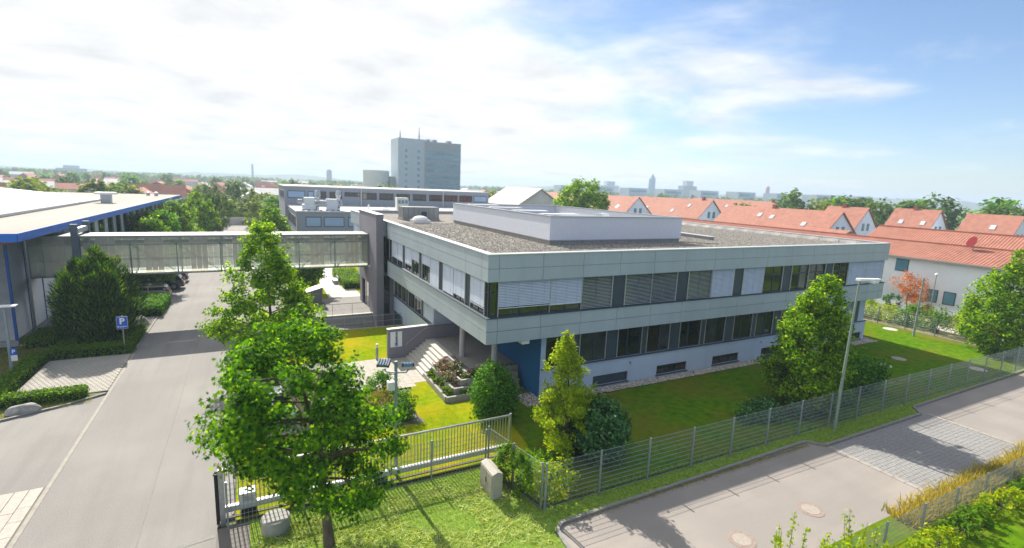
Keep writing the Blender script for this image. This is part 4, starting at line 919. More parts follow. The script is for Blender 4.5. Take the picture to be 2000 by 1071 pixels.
MO = tag(MB().box(-.75, 18.95, -.05, -.25, 19.35, .62).box(-.78, 18.92, .62, -.22, 19.38, .72).build('gate_motor', white_p, bevel=.02), 'white gate motor box on the ground behind the gate', 'motor')
SP = tag(MB().lathe([(.46, -.05), (.46, .48), (.44, .5), (.01, .5)], (.35, 17.45, 0), 24).build('concrete_stump', concrete, smooth=True), 'round concrete stump at the foot of the mesh fence', 'stump')
# utility cabinet
CB = thing('utility_cabinet', 'beige concrete cable cabinet standing in front of the gate', 'cabinet', (8.1, 16.4, 0))
MB().box(7.85, 15.85, -.05, 8.25, 16.95, .22).build('plinth', mat('cabinet_plinth', (0.36, 0.36, 0.34), .85, .12, 4), CB)
MB().extr([(7.83, .22), (8.27, .22), (8.27, 1.08), (8.05, 1.17), (7.83, 1.08)], 15.83, 16.97, 'y').build('housing', cabinet_m, CB, bevel=.01)
MB().box(7.815, 15.9, .28, 7.835, 16.37, 1.02).build('door', cabinet_m, CB); MB().box(7.815, 16.42, .28, 7.835, 16.9, 1.02).build('door', cabinet_m, CB)
MB().box(7.79, 16.36, .55, 7.815, 16.40, .75).build('handle', frame_m, CB)
# ============================================================ LAMPS, SIGNS
SL = thing('street_lamp', 'tall green grey street lamp with flat white head by the street', 'street lamp', (26.9, 14.0, 0))
MB().cyl((26.9, 14.0, -.05), (26.9, 14.0, 2.0), .085, .075, 12).cyl((26.9, 14.0, 2.0), (26.95, 13.95, 8.05), .075, .045, 12).build('pole', pole_g, SL, smooth=True)
MB().add([(26.75, 14.05, 8.05), (26.75, 13.8, 8.05), (27.85, 13.4, 8.13), (27.9, 13.62, 8.13), (26.75, 14.05, 8.2), (26.75, 13.8, 8.2), (27.85, 13.4, 8.2), (27.9, 13.62, 8.2)], [(0, 3, 2, 1), (4, 5, 6, 7), (0, 1, 5, 4), (1, 2, 6, 5), (2, 3, 7, 6), (3, 0, 4, 7)]).build('lamp_head', white_p, SL, bevel=.03)
MB().box(27.3, 13.45, 7.98, 27.72, 13.68, 8.1).build('lens', mat('lamp_lens', (.7, .72, .72), .15), SL)
SM = thing('security_mast', 'slim grey mast with camera behind the fence beside the lime tree', 'mast', (30.6, 15.9, 0))
MB().cyl((30.6, 15.9, -.05), (30.6, 15.9, 4.6), .06, n=10).build('pole', pole_m, SM, smooth=True); MB().box(30.35, 15.8, 4.6, 30.85, 15.95, 4.72).build('bracket', frame_m, SM); MB().cyl((30.72, 15.85, 4.72), (30.72, 15.85, 5.0), .05, n=8).build('camera', frame_m, SM)
PR = thing('lamp_mast', 'plain grey pole at the end of the lawn', 'mast', (53.4, 22.4, 0))
MB().cyl((53.4, 22.4, -.05), (53.4, 22.4, 5.4), .09, .06, n=10).build('pole', pole_m, PR, smooth=True); MB().cyl((53.4, 22.4, 5.4), (53.4, 22.4, 5.5), .075, .03, n=10).build('cap', pole_m, PR)
HP = thing('lamp_mast', 'pale green lamp mast in front of the white house wall', 'mast', (63.3, 25.5, 0))
MB().cyl((63.3, 25.5, -.05), (63.3, 25.5, 4.6), .06, .04, n=10).build('pole', pole_g, HP, smooth=True); MB().lathe([(.04, 0), (.16, .1), (.16, .2), (.04, .3)], (63.3, 25.5, 4.6), 12).build('lamp_head', white_p, HP)
FL = thing('floodlight_mast', 'grey mast with two blue floodlights and a white box', 'floodlight', (4.95, 19.1, 0))
MB().cyl((4.95, 19.1, -.05), (4.95, 19.1, 4.95), .075, .065, 12).build('mast', pole_m, FL, smooth=True)
MB().tube([(4.52, 19.3, 4.62), (4.6, 19.28, 4.5), (4.95, 19.02, 4.5), (5.32, 18.9, 4.5), (5.4, 18.88, 4.62)], .035, 8).build('bracket', pole_m, FL)
def flood(cx, cy, cz, rz_, tl):
    M4 = Matrix.Translation((cx, cy, cz)) @ Matrix.Rotation(rz_, 4, 'Z') @ Matrix.Rotation(tl, 4, 'X')
    mb = MB(lambda x, y, z: tuple(M4 @ Vector((x, y, z)))); mb.box(-.25, -.18, -.07, .25, .18, .07)
    o = mb.build('floodlight', mat('flood_blue', (0.10, 0.19, 0.29), .35, .1, 4, metal=.3), FL, bevel=.02)
    m2 = MB(lambda x, y, z: tuple(M4 @ Vector((x, y, z))))
    for k in range(4): m2.box(-.2 + k * .11, -.17, .07, -.17 + k * .11, .17, .10)
    m2.box(-.24, -.2, -.05, -.18, .2, .085).box(.18, -.2, -.05, .24, .2, .085); m2.build('fin', frame_m, o)
flood(4.52, 19.32, 4.85, R(-30), R(25)); flood(5.38, 18.9, 4.82, R(-14), R(-12))
MB().box(4.62, 19.0, 3.75, 4.90, 19.3, 4.12).build('control_box', white_p, FL, bevel=.03); MB().tube([(4.75, 19.2, 4.1), (4.62, 19.25, 4.25), (4.72, 19.2, 4.42), (4.93, 19.1, 4.4)], .018, 6).build('cable', rubber, FL)
BL = thing('bollard_light', 'short grey bollard light at the edge of the entrance path', 'bollard', (7.3, 33.05, 0))
MB().cyl((7.3, 33.15, -.05), (7.3, 33.15, .9), .085, n=16).build('post', pole_m, BL, smooth=True); MB().cyl((7.3, 33.15, .9), (7.3, 33.15, 1.05), .07, n=16).build('lens', white_p, BL, smooth=True); MB().cyl((7.3, 33.15, 1.05), (7.3, 33.15, 1.15), .095, .085, n=16).build('cap', cap_m, BL, smooth=True)
PS = thing('parking_sign', 'blue parking sign with white P on a thin post', 'sign', (-7.75, 40.3, 0))
MB().cyl((-7.75, 40.3, -.05), (-7.75, 40.3, 2.62), .032, n=8).build('post', galv, PS)
pb = MB().box(-8.06, 40.24, 1.72, -7.46, 40.262, 2.55).build('board', white_p, PS)
MB().box(-8.045, 40.232, 1.735, -7.475, 40.242, 2.535).build('face', blue_s, pb)
text_mesh('P', .56, 'lettering', white_p, pb, Matrix.Translation((-7.76, 40.228, 2.23)) @ Matrix.Rotation(R(90), 4, 'X'), bold=.018)
text_mesh('Besucher', .135, 'lettering', white_p, pb, Matrix.Translation((-7.76, 40.228, 1.88)) @ Matrix.Rotation(R(90), 4, 'X'), bold=.004)
LL_ = thing('lamp_post', 'grey lamp post with flat white head on the left picture edge', 'street lamp', (-12.55, 37.7, 0))
MB().cyl((-12.55, 37.7, -.05), (-12.55, 37.7, 4.2), .10, .06, 12).build('pole', pole_m, LL_, smooth=True)
MB().box(-12.75, 37.3, 4.2, -11.95, 37.75, 4.28).build('lamp_head', white_p, LL_, bevel=.02)
MB().box(-12.47, 37.52, 1.35, -12.2, 37.57, 1.75).build('sign_plate', blue_s, LL_); MB().box(-12.47, 37.52, 1.0, -12.2, 37.57, 1.34).build('sign_plate', white_p, LL_)
text_mesh('P', .3, 'lettering', white_p, LL_, Matrix.Translation((-12.335, 37.515, 1.55)) @ Matrix.Rotation(R(90), 4, 'X'), bold=.008)
# ============================================================ DUMPSTER, BENCH, BOULDERS, COVERS
DU = thing('waste_container', 'grey steel waste container with sloping lid on wheels', 'container', (5.4, 50.6, 0))
MB().add([(4.9, 50.2, .28), (5.85, 50.2, .28), (5.85, 51.4, .28), (4.9, 51.4, .28), (4.55, 50.1, 1.35), (5.95, 50.1, 1.75), (5.95, 51.5, 1.75), (4.55, 51.5, 1.35)], [(0, 3, 2, 1), (4, 5, 6, 7), (0, 1, 5, 4), (1, 2, 6, 5), (2, 3, 7, 6), (3, 0, 4, 7)]).build('bin_body', mat('container_grey', (0.17, 0.19, 0.20), .55, .1, 3, metal=.3), DU)
MB().add([(4.48, 50.04, 1.36), (6.0, 50.04, 1.78), (6.0, 51.56, 1.78), (4.48, 51.56, 1.36), (4.48, 50.04, 1.43), (6.0, 50.04, 1.86), (6.0, 51.56, 1.86), (4.48, 51.56, 1.43)], [(0, 3, 2, 1), (4, 5, 6, 7), (0, 1, 5, 4), (1, 2, 6, 5), (2, 3, 7, 6), (3, 0, 4, 7)]).build('lid', cap_m, DU)
for x, y in ((4.85, 50.2), (5.95, 50.2), (4.85, 51.4), (5.95, 51.4)): MB().cyl((x - .03, y, .11), (x + .03, y, .11), .11, n=12).box(x - .02, y - .03, .11, x + .02, y + .03, .34).build('wheel', rubber, DU)
BE = thing('bench', 'small grey bench at the edge of the clipped hedge', 'bench', (8.8, 61, 0))
for k in range(4): MB().box(8.35 + k * .13, 60.2, .43, 8.46 + k * .13, 61.9, .47).build('slat', galv, BE)
for k in range(2): MB().box(8.86, 60.2, .58 + k * .16, 8.90, 61.9, .70 + k * .16).build('back_slat', galv, BE)
for y in (60.4, 61.6): MB().box(8.38, y, -.03, 8.9, y + .06, .43).box(8.84, y, .43, 8.9, y + .06, .88).build('leg', galv, BE)
boulder('boulder', 'pale grey rock on the traffic island at the left edge', (-10.3, 31.75, .02), .75, .5, .42, 3, .2)
boulder('boulder', 'round grey boulder beside the big yew', (-8.3, 47.6, .02), .85, .7, .75, 4)
boulder('boulder', 'small grey stone on the courtyard lawn', (6.1, 67.5, .02), .6, .5, .4, 5)
boulder('boulder', 'dark boulder half hidden behind the maple near the waste container', (4.0, 51.2, .02), .8, .6, .65, 6)
def manhole(name, label, x, y, r, m, ring=None, z=0.02):
    root = thing(name, label, 'manhole', (x, y, z))
    if ring: MB().lathe([(r * 1.0, -.03), (r * 1.45, -.03), (r * 1.45, .008), (r * 1.0, .008)], (x, y, z), 28).build('frame', ring, root)
    MB().lathe([(r * .99, -.03), (r * .99, .014), (r * .9, .016), (.01, .016)], (x, y, z), 28).build('cover', m, root)
iron = mat('cast_iron', (0.32, 0.285, 0.245), .7, .15, 8); rust = mat('rusty_ring', (0.27, 0.21, 0.18), .85, .2, 8)
manhole('manhole', 'round cover with reddish ring on the street, nearest the camera', 15.0, 10.25, .33, iron, rust, .002)
manhole('manhole', 'round cover with reddish ring on the street, farther one', 19.05, 10.3, .33, iron, rust, .002)
manhole('manhole', 'white concrete shaft cover on the shaded lawn near the fence', 41.4, 18.9, .55, concrete_lt)
manhole('manhole', 'grey shaft cover on the shaded lawn, middle one', 44.4, 19.3, .5, concrete)
manhole('manhole', 'pale shaft cover on the sunny lawn by the far fence', 54.0, 24.6, .6, concrete_lt)
manhole('manhole', 'pale shaft cover just behind the long street fence', 47.6, 15.6, .55, concrete_lt)

# ============================================================ CARS
def make_car(name, label, loc, rz_, paint, suv=False, group='cars parked by the hall', L_=4.4, W_=1.78, Hh=1.48):
    root = thing(name, label, 'car', (0, 0, 0), group)
    hw = W_ / 2; zb = .22 if not suv else .28
    st = [(-2.2, .62, .40, .50), (-2.12, .80, .26, .72), (-1.75, .96, .22, .90), (-.9, 1, .2, .96), (.2, 1, .2, .97), (1.1, 1, .2, .93), (1.75, .97, .22, .84), (2.1, .86, .26, .70), (2.2, .66, .40, .52)]
    k = L_ / 4.4; zs = Hh / 1.48
    vs, n = [], 8
    for x, w, z0, z1 in st:
        w *= hw; z0 *= zs; z1 *= zs
        ring = [(-w * .82, z0), (-w, z0 + .12), (-w, (z0 + z1) / 2 + .06), (-w * .93, z1 - .02), (w * .93, z1 - .02), (w, (z0 + z1) / 2 + .06), (w, z0 + .12), (w * .82, z0)]
        vs += [(x * k, a, b) for a, b in ring]
    fs = [(i * n + j, i * n + (j + 1) % n, (i + 1) * n + (j + 1) % n, (i + 1) * n + j) for i in range(len(st) - 1) for j in range(n)] + [tuple(range(n)), tuple(range((len(st) - 1) * n, len(st) * n))[::-1]]
    MB().add(vs, fs).build('body', paint, root, smooth=True, bevel=.03)
    # greenhouse (rear at -x)
    zr = Hh; zb2 = .93 * zs; wr = hw * .72; wb = hw * .90
    pr = [(-2.02 * k, zb2), (-1.72 * k, zr - .14), (-1.45 * k, zr - .03), (-.3 * k, zr), (.25 * k, zr - .05), (1.02 * k, zb2)]
    def loft(sc, top): 
        v = []
        for x, z in pr:
            q = (z - zb2) / (zr - zb2); w = wb + (wr - wb) * q; v += [(x, -w * sc, z), (x, w * sc, z)]
        return v
    gv = loft(1, 0); m_ = len(pr)
    gf = [(2 * i, 2 * i + 1, 2 * i + 3, 2 * i + 2) for i in range(m_ - 1)] + [tuple(range(0, 2 * m_, 2)), tuple(range(1, 2 * m_, 2))[::-1]]
    MB().add(gv, gf).build('glasshouse', glass_m, root, smooth=True)
    # painted roof panel and pillars
    rp = MB(); rv = [(x, s * (wr + .012 - .0), z + .012) for x, z in pr[1:5] for s in (-1, 1)]
    rp.add(rv, [(2 * i, 2 * i + 1, 2 * i + 3, 2 * i + 2) for i in range(3)])
    for s in (-1, 1):
        for (xa, za_), (xb, zb_), wd in (((pr[0][0] + .1, zb2), (pr[1][0] + .12, zr - .12), .16), ((-.55 * k, zb2), (-.5 * k, zr - .03), .07), ((pr[5][0] - .03, zb2), (pr[4][0] + .02, zr - .05), .07)):
            ya, yb_ = s * (wb + .012), s * (wr + .014)
            rp.add([(xa, ya, za_), (xa + wd, ya, za_), (xb + wd, yb_, zb_), (xb, yb_, zb_)], [(0, 1, 2, 3)])
    rp.build('roof', paint, root)
    for x in (-1.32 * k, 1.36 * k):
        for s in (-1, 1):
            r_w = .33 if not suv else .37; y0 = s * (hw - .20); y1 = s * (hw + .012)
            wh = MB().cyl((x, y0, r_w), (x, y1, r_w), r_w, n=20).build('wheel', rubber, root, smooth=True)
            mb = MB().cyl((x, y1 - s * .02, r_w), (x, y1 + s * .006, r_w), r_w * .62, r_w * .58, n=20)
            mb.build('rim', galv, wh)
    tail = mat('tail_light', (0.45, 0.01, 0.015), .2)
    for s in (-1, 1): MB().box(-2.13 * k, s * hw * .70 - .14, .72 * zs, -2.02 * k, s * hw * .70 + .14, .92 * zs).build('tail_light', tail, root, bevel=.03)
    MB().box(-2.215 * k, -.26, .58, -2.195 * k, .26, .69).build('number_plate', white_p, root)
    MB().box(-2.18 * k, -hw * .75, .30, -2.10 * k, hw * .75, .42).build('bumper', rubber, root)
    root.location = loc; root.rotation_euler = (0, 0, rz_)
    return root
silver = mat('paint_silver', (0.36, 0.36, 0.32), .3, metal=.7, var=.03, scale=2); black = mat('paint_black', (0.012, 0.014, 0.02), .18, spec=.8); grey = mat('paint_grey', (0.10, 0.10, 0.105), .25, metal=.5); whitep = mat('paint_white', (0.72, 0.72, 0.72), .25)
make_car('parked_car', 'silver estate car parked nearest under the footbridge trees', (-9.3, 57.9, 0), math.pi, silver)
make_car('parked_car', 'black off-roader parked behind the silver estate', (-8.6, 62.6, 0), math.pi, black, suv=True, Hh=1.65)
make_car('parked_car', 'dark grey car half hidden beyond the black off-roader', (-8.6, 66.6, 0), math.pi, grey)
make_car('parked_car', 'white estate car in the far car park by the trees', (-6.9, 131.0, 0), math.pi, whitep, L_=4.7)
make_car('parked_car', 'silver car behind the white estate in the far car park', (-6.9, 136.5, 0), math.pi, silver)
make_car('parked_car', 'farthest grey car in the row of the far car park', (-7.0, 139.6, 0), math.pi, grey)
make_car('parked_car', 'dark blue car in the far car park, nearest of that row', (-7.2, 124.5, 0), math.pi, mat('paint_blue', (0.02, 0.035, 0.09), .25, metal=.4))
make_car('parked_car', 'white car almost hidden behind the big front maple', (1.1, 26.4, 0), 0, whitep, group='cars parked behind the maple')
make_car('parked_car', 'grey car screened by the front maple leaves', (1.6, 29.6, 0), 0, grey, group='cars parked behind the maple')

# ============================================================ REAR WORKS BUILDING
RB = thing('works_building', 'grey two level works building with window rows behind the office', 'building', (28, 95, 0))
MB().box(6.5, 84.9, -.1, 62, 103.4, 6.85).build('lower_wing', rear_m, RB)
MB().box(6.0, 103.4, -.1, 47.6, 124, 10.4).build('upper_wing', rear_m, RB)
MB().box(6.4, 84.8, 6.85, 62.1, 103.38, 7.0).build('lower_roof', roof_wh, RB)
MB().box(5.9, 103.3, 10.4, 47.7, 124.1, 10.55).build('upper_roof', roof_wh, RB)
def rwin(x0, x1, z0, z1, y, k, blind=False):
    w = MB().box(x0, y - .05, z0, x1, y + .02, z1).build('window', frame_m, RB)
    n = k; d = (x1 - x0 - .1) / n
    for i in range(n): MB().box(x0 + .1 + i * d, y - .07, z0 + .12, x0 + i * d + d - .0, y - .05, z1 - .12).build('pane', glass_m if not blind else mat('rear_blind', (0.28, 0.40, 0.56), .4, .1, 1.5, stretch=(.2, 1, 6)), w)
for x0, x1 in ((7.8, 10.1), (10.5, 13.6), (14.2, 17.2), (18, 21)): rwin(x0, x1, 4.5, 6.1, 84.9, 1, True)
for i, (x0, x1) in enumerate(((6.5, 9.5), (10.0, 11.1), (12.3, 13.3), (13.9, 15.0), (15.6, 16.2), (16.7, 19.6), (20.1, 22.9), (23.4, 26.3), (26.9, 29.7), (30.3, 33.2), (33.8, 36.7), (37.1, 40.2), (40.6, 43.6), (44.0, 47.1))):
    rwin(x0, x1, 8.3 if i != 5 else 8.8, 9.65, 103.4, 1 if i < 5 or i == 13 else 3, i < 2 or i == 13)
for x in (19.85, 36.9): MB().cyl((x, 103.25, 7.0), (x, 103.25, 10.4), .08, n=8).build('downpipe', rail_m, RB)
for k in range(5): MB().box(6.42, 87 + k * 3.2, 4.4, 6.52, 89.2 + k * 3.2, 6.0).build('window', frame_m, RB)
for k in range(4): MB().box(5.92, 105 + k * 4, 8.2, 6.02, 108 + k * 4, 9.6).build('window', frame_m, RB)
AH = thing('air_handling_plant', 'cluster of shiny ducts and cabinets on the pale rear roof', 'roof plant', (10, 88, 7))
MB().box(7.6, 87.2, 7.0, 9.6, 88.6, 7.9).box(7.9, 87.3, 7.9, 9.5, 88.5, 9.0).build('cabinet', duct_m, AH, bevel=.03)
MB().box(11.2, 86.6, 7.0, 12.9, 88.0, 8.85).build('cabinet', mat('unit_white', (.6, .63, .68), .5, .03, 2), AH, bevel=.03)
for z in (7.7, 8.3): MB().tube([(9.5, 87.5, z), (10.0, 87.3, z + .1), (11.3, 87.2, z)], .26, 10).build('duct', galv, AH, smooth=True)
MB().tube([(12.8, 87.3, 7.6), (13.3, 87.2, 7.6), (13.6, 87.2, 8.0), (13.3, 87.2, 8.6)], .24, 10).tube([(6.9, 87.2, 8.4), (7.6, 87.5, 8.4)], .3, 12).build('duct', galv, AH, smooth=True)
for x in (9.9, 13.15):
    MB().cyl((x, 87.6, 7.0), (x, 87.6, 9.1), .3, n=10).build('stack', duct_m, AH, smooth=True)
    MB().lathe([(.28, 0), (.48, .45), (.42, .9), (.3, 1.15), (.02, 1.15)], (x, 87.6, 9.05), 8).build('rain_cowl', galv, AH)
for k in range(7): MB().box(7.4 + k * .9, 86.2, 7.0, 7.75 + k * .9, 86.5, 7.12).build('pipe_support', rubber, AH)
PH = thing('roof_cabin', 'small cream cooling unit with fans on the rear roof', 'roof unit', (23.2, 85.6, 7))
MB().box(22.3, 85.4, 7.0, 24.3, 86.6, 9.4).build('housing', mat('cream', (.70, .68, .60), .6, .05, 2), PH, bevel=.05)
for k in range(3): MB().box(22.5 + k * .6, 85.36, 8.4, 22.95 + k * .6, 85.4, 9.0).build('vent', mat('vent_blue', (.16, .28, .42), .4), PH)
tag(MB().lathe([(1.1, 0), (1.0, .25), (.7, .5), (.3, .62), (.02, .65)], (20.4, 86.2, 7.0), 18).build('roof_dome', mat('acrylic_dome', (0.75, 0.77, 0.78), .15), smooth=True), 'pale dome rooflight beside the cream cooling unit', 'rooflight')
tag(MB().cyl((17.8, 86.4, 7.0), (17.8, 86.4, 7.9), .13, n=8).cyl((17.8, 86.4, 7.9), (17.8, 86.4, 8.2), .22, .06, n=8).build('roof_vent', white_p, smooth=True), 'slim white vent pipe on the rear roof', 'roof vent')
LW = thing('yard_wall', 'pale concrete wall closing the far car park', 'wall', (-1, 142, 0))
for k in range(5): MB().box(-5 + k * 1.62, 141.9, -.05, -3.42 + k * 1.62, 142.1, 1.85).build('wall_panel', concrete_lt, LW)
for k, x in enumerate((-1.6, -.8)): tag(MB().box(x, 140.9, 0, x + .6, 141.5, 1.0).box(x - .03, 140.87, 1.0, x + .63, 141.53, 1.08).build('waste_bin', frame_m), ('left' if k == 0 else 'right') + ' one of two black waste bins by the far wall', 'waste bin', 'bins by the far wall')

# ============================================================ HOUSES ON THE RIGHT
def skylight(root, x, y, z, slope, w=.9, l=1.2):
    M4 = Matrix.Translation((x, y, z)) @ Matrix.Rotation(-slope, 4, 'Y')
    MB(lambda a, b, c: tuple(M4 @ Vector((a, b, c)))).box(-l / 2, -w / 2, 0, l / 2, w / 2, .1).build('roof_window', mat('roof_window', (.45, .50, .54), .1, spec=.9), root)
def gable_house(name, label, x0, x1, y0, y1, ze, zr, sky=(), gwin=((-.3, .6),), chimney=None, group='red roofed houses on the right', ov=.45, side_win=(), dish=None, ribs=False):
    root = thing(name, label, 'house', ((x0 + x1) / 2, (y0 + y1) / 2, 0), group)
    xm = (x0 + x1) / 2; sl = math.atan2(zr - ze, xm - x0)
    MB().extr([(x0, -.1), (x1, -.1), (x1, ze), (xm, zr - .12), (x0, ze)], y0, y1, 'y').build('wall', render_w, root)
    r = MB(); zo = ze - ov * math.tan(sl); th = .22
    if ribs:
        p = .32; n = int((y1 - y0 + .6) / p); ys = y0 - .3
        for sgn in (-1, 1):
            for i in range(n):
                a = ys + i * p; xe = xm + sgn * (xm - x0 + ov)
                for (u, du), (v, dv) in (((0, 0), (.5, .06)), ((.5, .06), (1, 0))):
                    r.add([(xe, a + u * p, zo + .1 + du), (xe, a + v * p, zo + .1 + dv), (xm, a + v * p, zr + .1 + dv), (xm, a + u * p, zr + .1 + du)], [(0, 1, 2, 3)])
        r.add([(x0 - ov, y0 - .3, zo), (x0 - ov, y1 + .3, zo), (xm, y1 + .3, zr), (xm, y0 - .3, zr), (x1 + ov, y0 - .3, zo), (x1 + ov, y1 + .3, zo)], [(0, 1, 2, 3), (3, 2, 5, 4)])
        r.box(xm - .16, y0 - .3, zr + .05, xm + .16, y1 + .3, zr + .26)
    else: r.extr([(x0 - ov, zo), (xm, zr), (x1 + ov, zo), (x1 + ov, zo + th), (xm, zr + th), (x0 - ov, zo + th)], y0 - .3, y1 + .3, 'y')
    rf = r.build('roof', tile_m, root)
    MB().box(x0 - ov - .14, y0 - .3, zo - .02, x0 - ov + .02, y1 + .3, zo + .12).build('gutter', galv, rf)
    for q, fy in sky: 
        x = x0 + (xm - x0) * q; skylight(rf, x, y0 + (y1 - y0) * fy, ze + (zr - ze) * q + th + .02, sl)
    for a, b in gwin:
        for s in ((-1, 1) if a < 0 else (1,)):
            cx_ = xm + (a if a >= 0 else s * abs(a) * 1.6); w = MB().box(cx_ - .45, y0 - .05, ze + .1, cx_ + .45, y0 + .02, ze + .1 + 1.6 * b / .6).build('window', frame_m, root)
            MB().box(cx_ - .36, y0 - .07, ze + .18, cx_ + .36, y0 - .05, ze + 1.6 * b / .6).build('pane', tower_gl, w)
    for (fy, z0, ww, hh) in side_win:
        y = fy; w = MB().box(x0 - .04, y - ww / 2, z0, x0 + .02, y + ww / 2, z0 + hh).build('window', frame_m, root)
        MB().box(x0 - .06, y - ww / 2 + .08, z0 + .08, x0 - .04, y + ww / 2 - .08, z0 + hh - .08).build('pane', tower_gl, w)
    if chimney: 
        x, y = xm + chimney[0], y0 + (y1 - y0) * chimney[1]; MB().box(x - .35, y - .35, zr - .8, x + .35, y + .35, zr + .9).build('chimney', mat('brick_red', (.30, .09, .07), .9, .2, 3), root)
    if dish:
        x, y, z = dish; MB().cyl((x, y, z), (x, y, z + .6), .05, n=6).build('dish_mast', galv, rf)
        MB().lathe([(.02, 0), (.35, .05), (.62, .18), (.64, .2)], (0, 0, 0), 18).build('satellite_dish', mat('dish_red', (.16, .015, .02), .8, spec=.1), rf, smooth=True)
        d = rf.children[-1]; d.matrix_local = Matrix.Translation((x - .1, y, z + .8)) @ Matrix.Rotation(R(-65), 4, 'Y') @ Matrix.Rotation(R(-30), 4, 'X')
    return root
gable_house('long_house', 'long white house with red tiled roof along the far side of the lawn', 66.5, 75.5, 4, 70, 5.95, 7.3, side_win=((30.2, 4.2, 1.3, 1.4), (26.9, 1.3, 1.1, 1.4), (25.3, 1.3, 1.1, 1.4), (20.8, 2.2, .7, 1.8), (38, 3.6, 1.3, 1.4)), dish=(70.2, 25.5, 7.2), ribs=True, group=None)
gable_house('long_house', 'second long red roof rising behind the white house', 76.2, 85, 6, 40, 6.3, 8.45, gwin=(), group=None, ribs=True)
HS = [('house', 'red roofed house whose white gable shows just right of the roof screen', 94, 104, 112.6, 130, 5.6, 10.4, ((.35, .3), (.4, .7)), None),
      ('house', 'red roofed house with white gable next right from it, above the far roof edge', 108, 118, 98.7, 130, 5.6, 10.4, ((.6, .2), (.25, .35), (.3, .7)), (0, .1)),
      ('house', 'nearest long red roof with three roof windows and a white gable', 99, 110, 59.2, 86, 5.0, 9.5, ((.35, .2), (.55, .5), (.6, .62)), (0, .55)),
      ('house', 'red roof behind the gable houses with chimney in the middle distance', 150, 161, 109, 145, 5.6, 10.3, ((.5, .5),), (0, .05)),
      ('house', 'red roof with white gable behind the long house, centre right', 119, 129, 64.8, 73.5, 5.2, 10.3, (), (0, .6)),
      ('house', 'detached red roofed house with twin gable windows among trees', 133.5, 143.5, 57.2, 66, 5.2, 10.4, ((.4, .2), (.4, .7)), (0, .55)),
      ('house', 'red roofed house cut by the right picture edge', 128.5, 139, 41.8, 50.2, 5.0, 10.1, ((.5, .4),), None),
      ('house', 'farthest left red roof behind the roof tree', 99, 110, 146, 176, 5.6, 10.3, ((.5, .4),), None)]
for n_, lab, x0, x1, y0, y1, ze, zr, sk2, ch in HS: gable_house(n_, lab, x0, x1, y0, y1, ze, zr, sky=sk2, chimney=ch, gwin=((-.6, .6),))
cw = thing('connecting_wing', 'low white wing with red roof between the gable houses', 'house', (92, 58, 0)); MB().box(86, 50, -.1, 96, 62, 5.2).build('wall', render_w, cw); MB().extr([(85.6, 5.1), (91, 6.9), (96.4, 5.1)], 49.7, 62.3, 'y').build('roof', tile_m, cw)
MB().box(85.95, 53, 3.2, 86.02, 55, 4.6).build('window', frame_m, cw)
wb = thing('pale_barn', 'pale gabled barn roof just left of the roof tree', 'barn', (74, 131, 0)); MB().extr([(67, -.1), (82, -.1), (82, 6.6), (74.5, 11.4), (67, 6.6)], 126, 148, 'y').build('wall', far_wall, wb); MB().extr([(66.6, 6.5), (74.5, 11.5), (82.4, 6.5), (82.4, 6.8), (74.5, 11.85), (66.6, 6.8)], 125.6, 148.4, 'y').build('roof', mat('pale_tile', (.52, .46, .40), .8, .1, .5), wb)
# ============================================================ TOWER BLOCK AND SKYLINE
TB = thing('tower_block', 'slab tower block with plain stair core and glazed office wing', 'tower', (92, 290, 0))
MB().box(75.3, 286, -.1, 90.7, 302, 36.4).build('core', tower_w, TB)
MB().box(90.7, 285.4, -.1, 112.5, 302, 35.4).build('wing', tower_g, TB)
for f in range(8):
    z = 5.0 + f * 3.35
    for i in range(9): MB().box(91.2 + i * 2.36, 285.28, z, 93.4 + i * 2.36, 285.4, z + 1.9).build('window', tower_gl, TB)
    for x in (79.2, 86.4): MB().box(x, 285.9, z + .4, x + 1.4, 286.0, z + 1.9).build('window', tower_gl, TB)
lg = mat('tower_logo', (.7, .74, .78), .5)
for x in (103.6, 105.0): MB().lathe([(.55, 0), (1.0, 0), (1.0, .1), (.55, .1), (.55, 0)], (0, 0, 0), 20).build('logo_ring', lg, TB); o = TB.children[-1]
k = 0
for o in [c for c in TB.children if c.name.startswith('logo_ring')]:
    o.matrix_parent_inverse = Matrix.Translation(-TB.location); o.matrix_local = Matrix.Translation((103.4 + 1.5 * k, 285.3, 33.4)) @ Matrix.Rotation(R(90), 4, 'X'); k += 1
for x, h in ((77.5, 4.5), (88.5, 7.0)): MB().cyl((x, 290, 36.3), (x, 290, 36.4 + h), .5, .12, n=6).build('antenna', tower_g, TB)
for x in (93, 97, 106): MB().box(x, 290, 35.4, x + 2.2, 294, 37).build('roof_unit', tower_g, TB)
RBd = thing('round_building', 'low pale rounded building left of the tower block', 'building', (65, 294, 0))
MB().cyl((65.3, 296, -.1), (65.3, 296, 18), 7.3, n=28).build('drum', mat('drum', (.56, .62, .60), .8, .04, .5), RBd, smooth=True); MB().box(72.2, 292, -.1, 75.2, 298, 15).build('link', tower_g, RBd)
def sky_tower(name, label, x, y, h, r, tip=0, n=10, m=tower_w, cat='tower'):
    t = thing(name, label, cat, (x, y, 0)); MB().cyl((x, y, -1), (x, y, h), r, r * .92, n).build('shaft', m, t)
    if tip: MB().cyl((x, y, h), (x, y, h + tip), r * .9, .2, n).build('spire', m, t)
    else: MB().cyl((x, y, h), (x, y, h + r * .3), r * .7, r * .6, n).build('cap', m, t)
sky_tower('chimney_stack', 'thin chimney on the left skyline', 10, 1200, 36, 2.2, cat='chimney')
sky_tower('cylinder_tower', 'dark round tower on the skyline left of the tower block', 160, 1189, 31, 6, m=tower_g)
sky_tower('pointed_tower', 'tall pointed blue grey tower on the skyline right of centre', 812, 884, 42, 8, 12, m=tower_gl)
sky_tower('brick_tower', 'slim brick coloured tower on the right skyline', 969, 707, 32, 4, 3, m=far_roof)
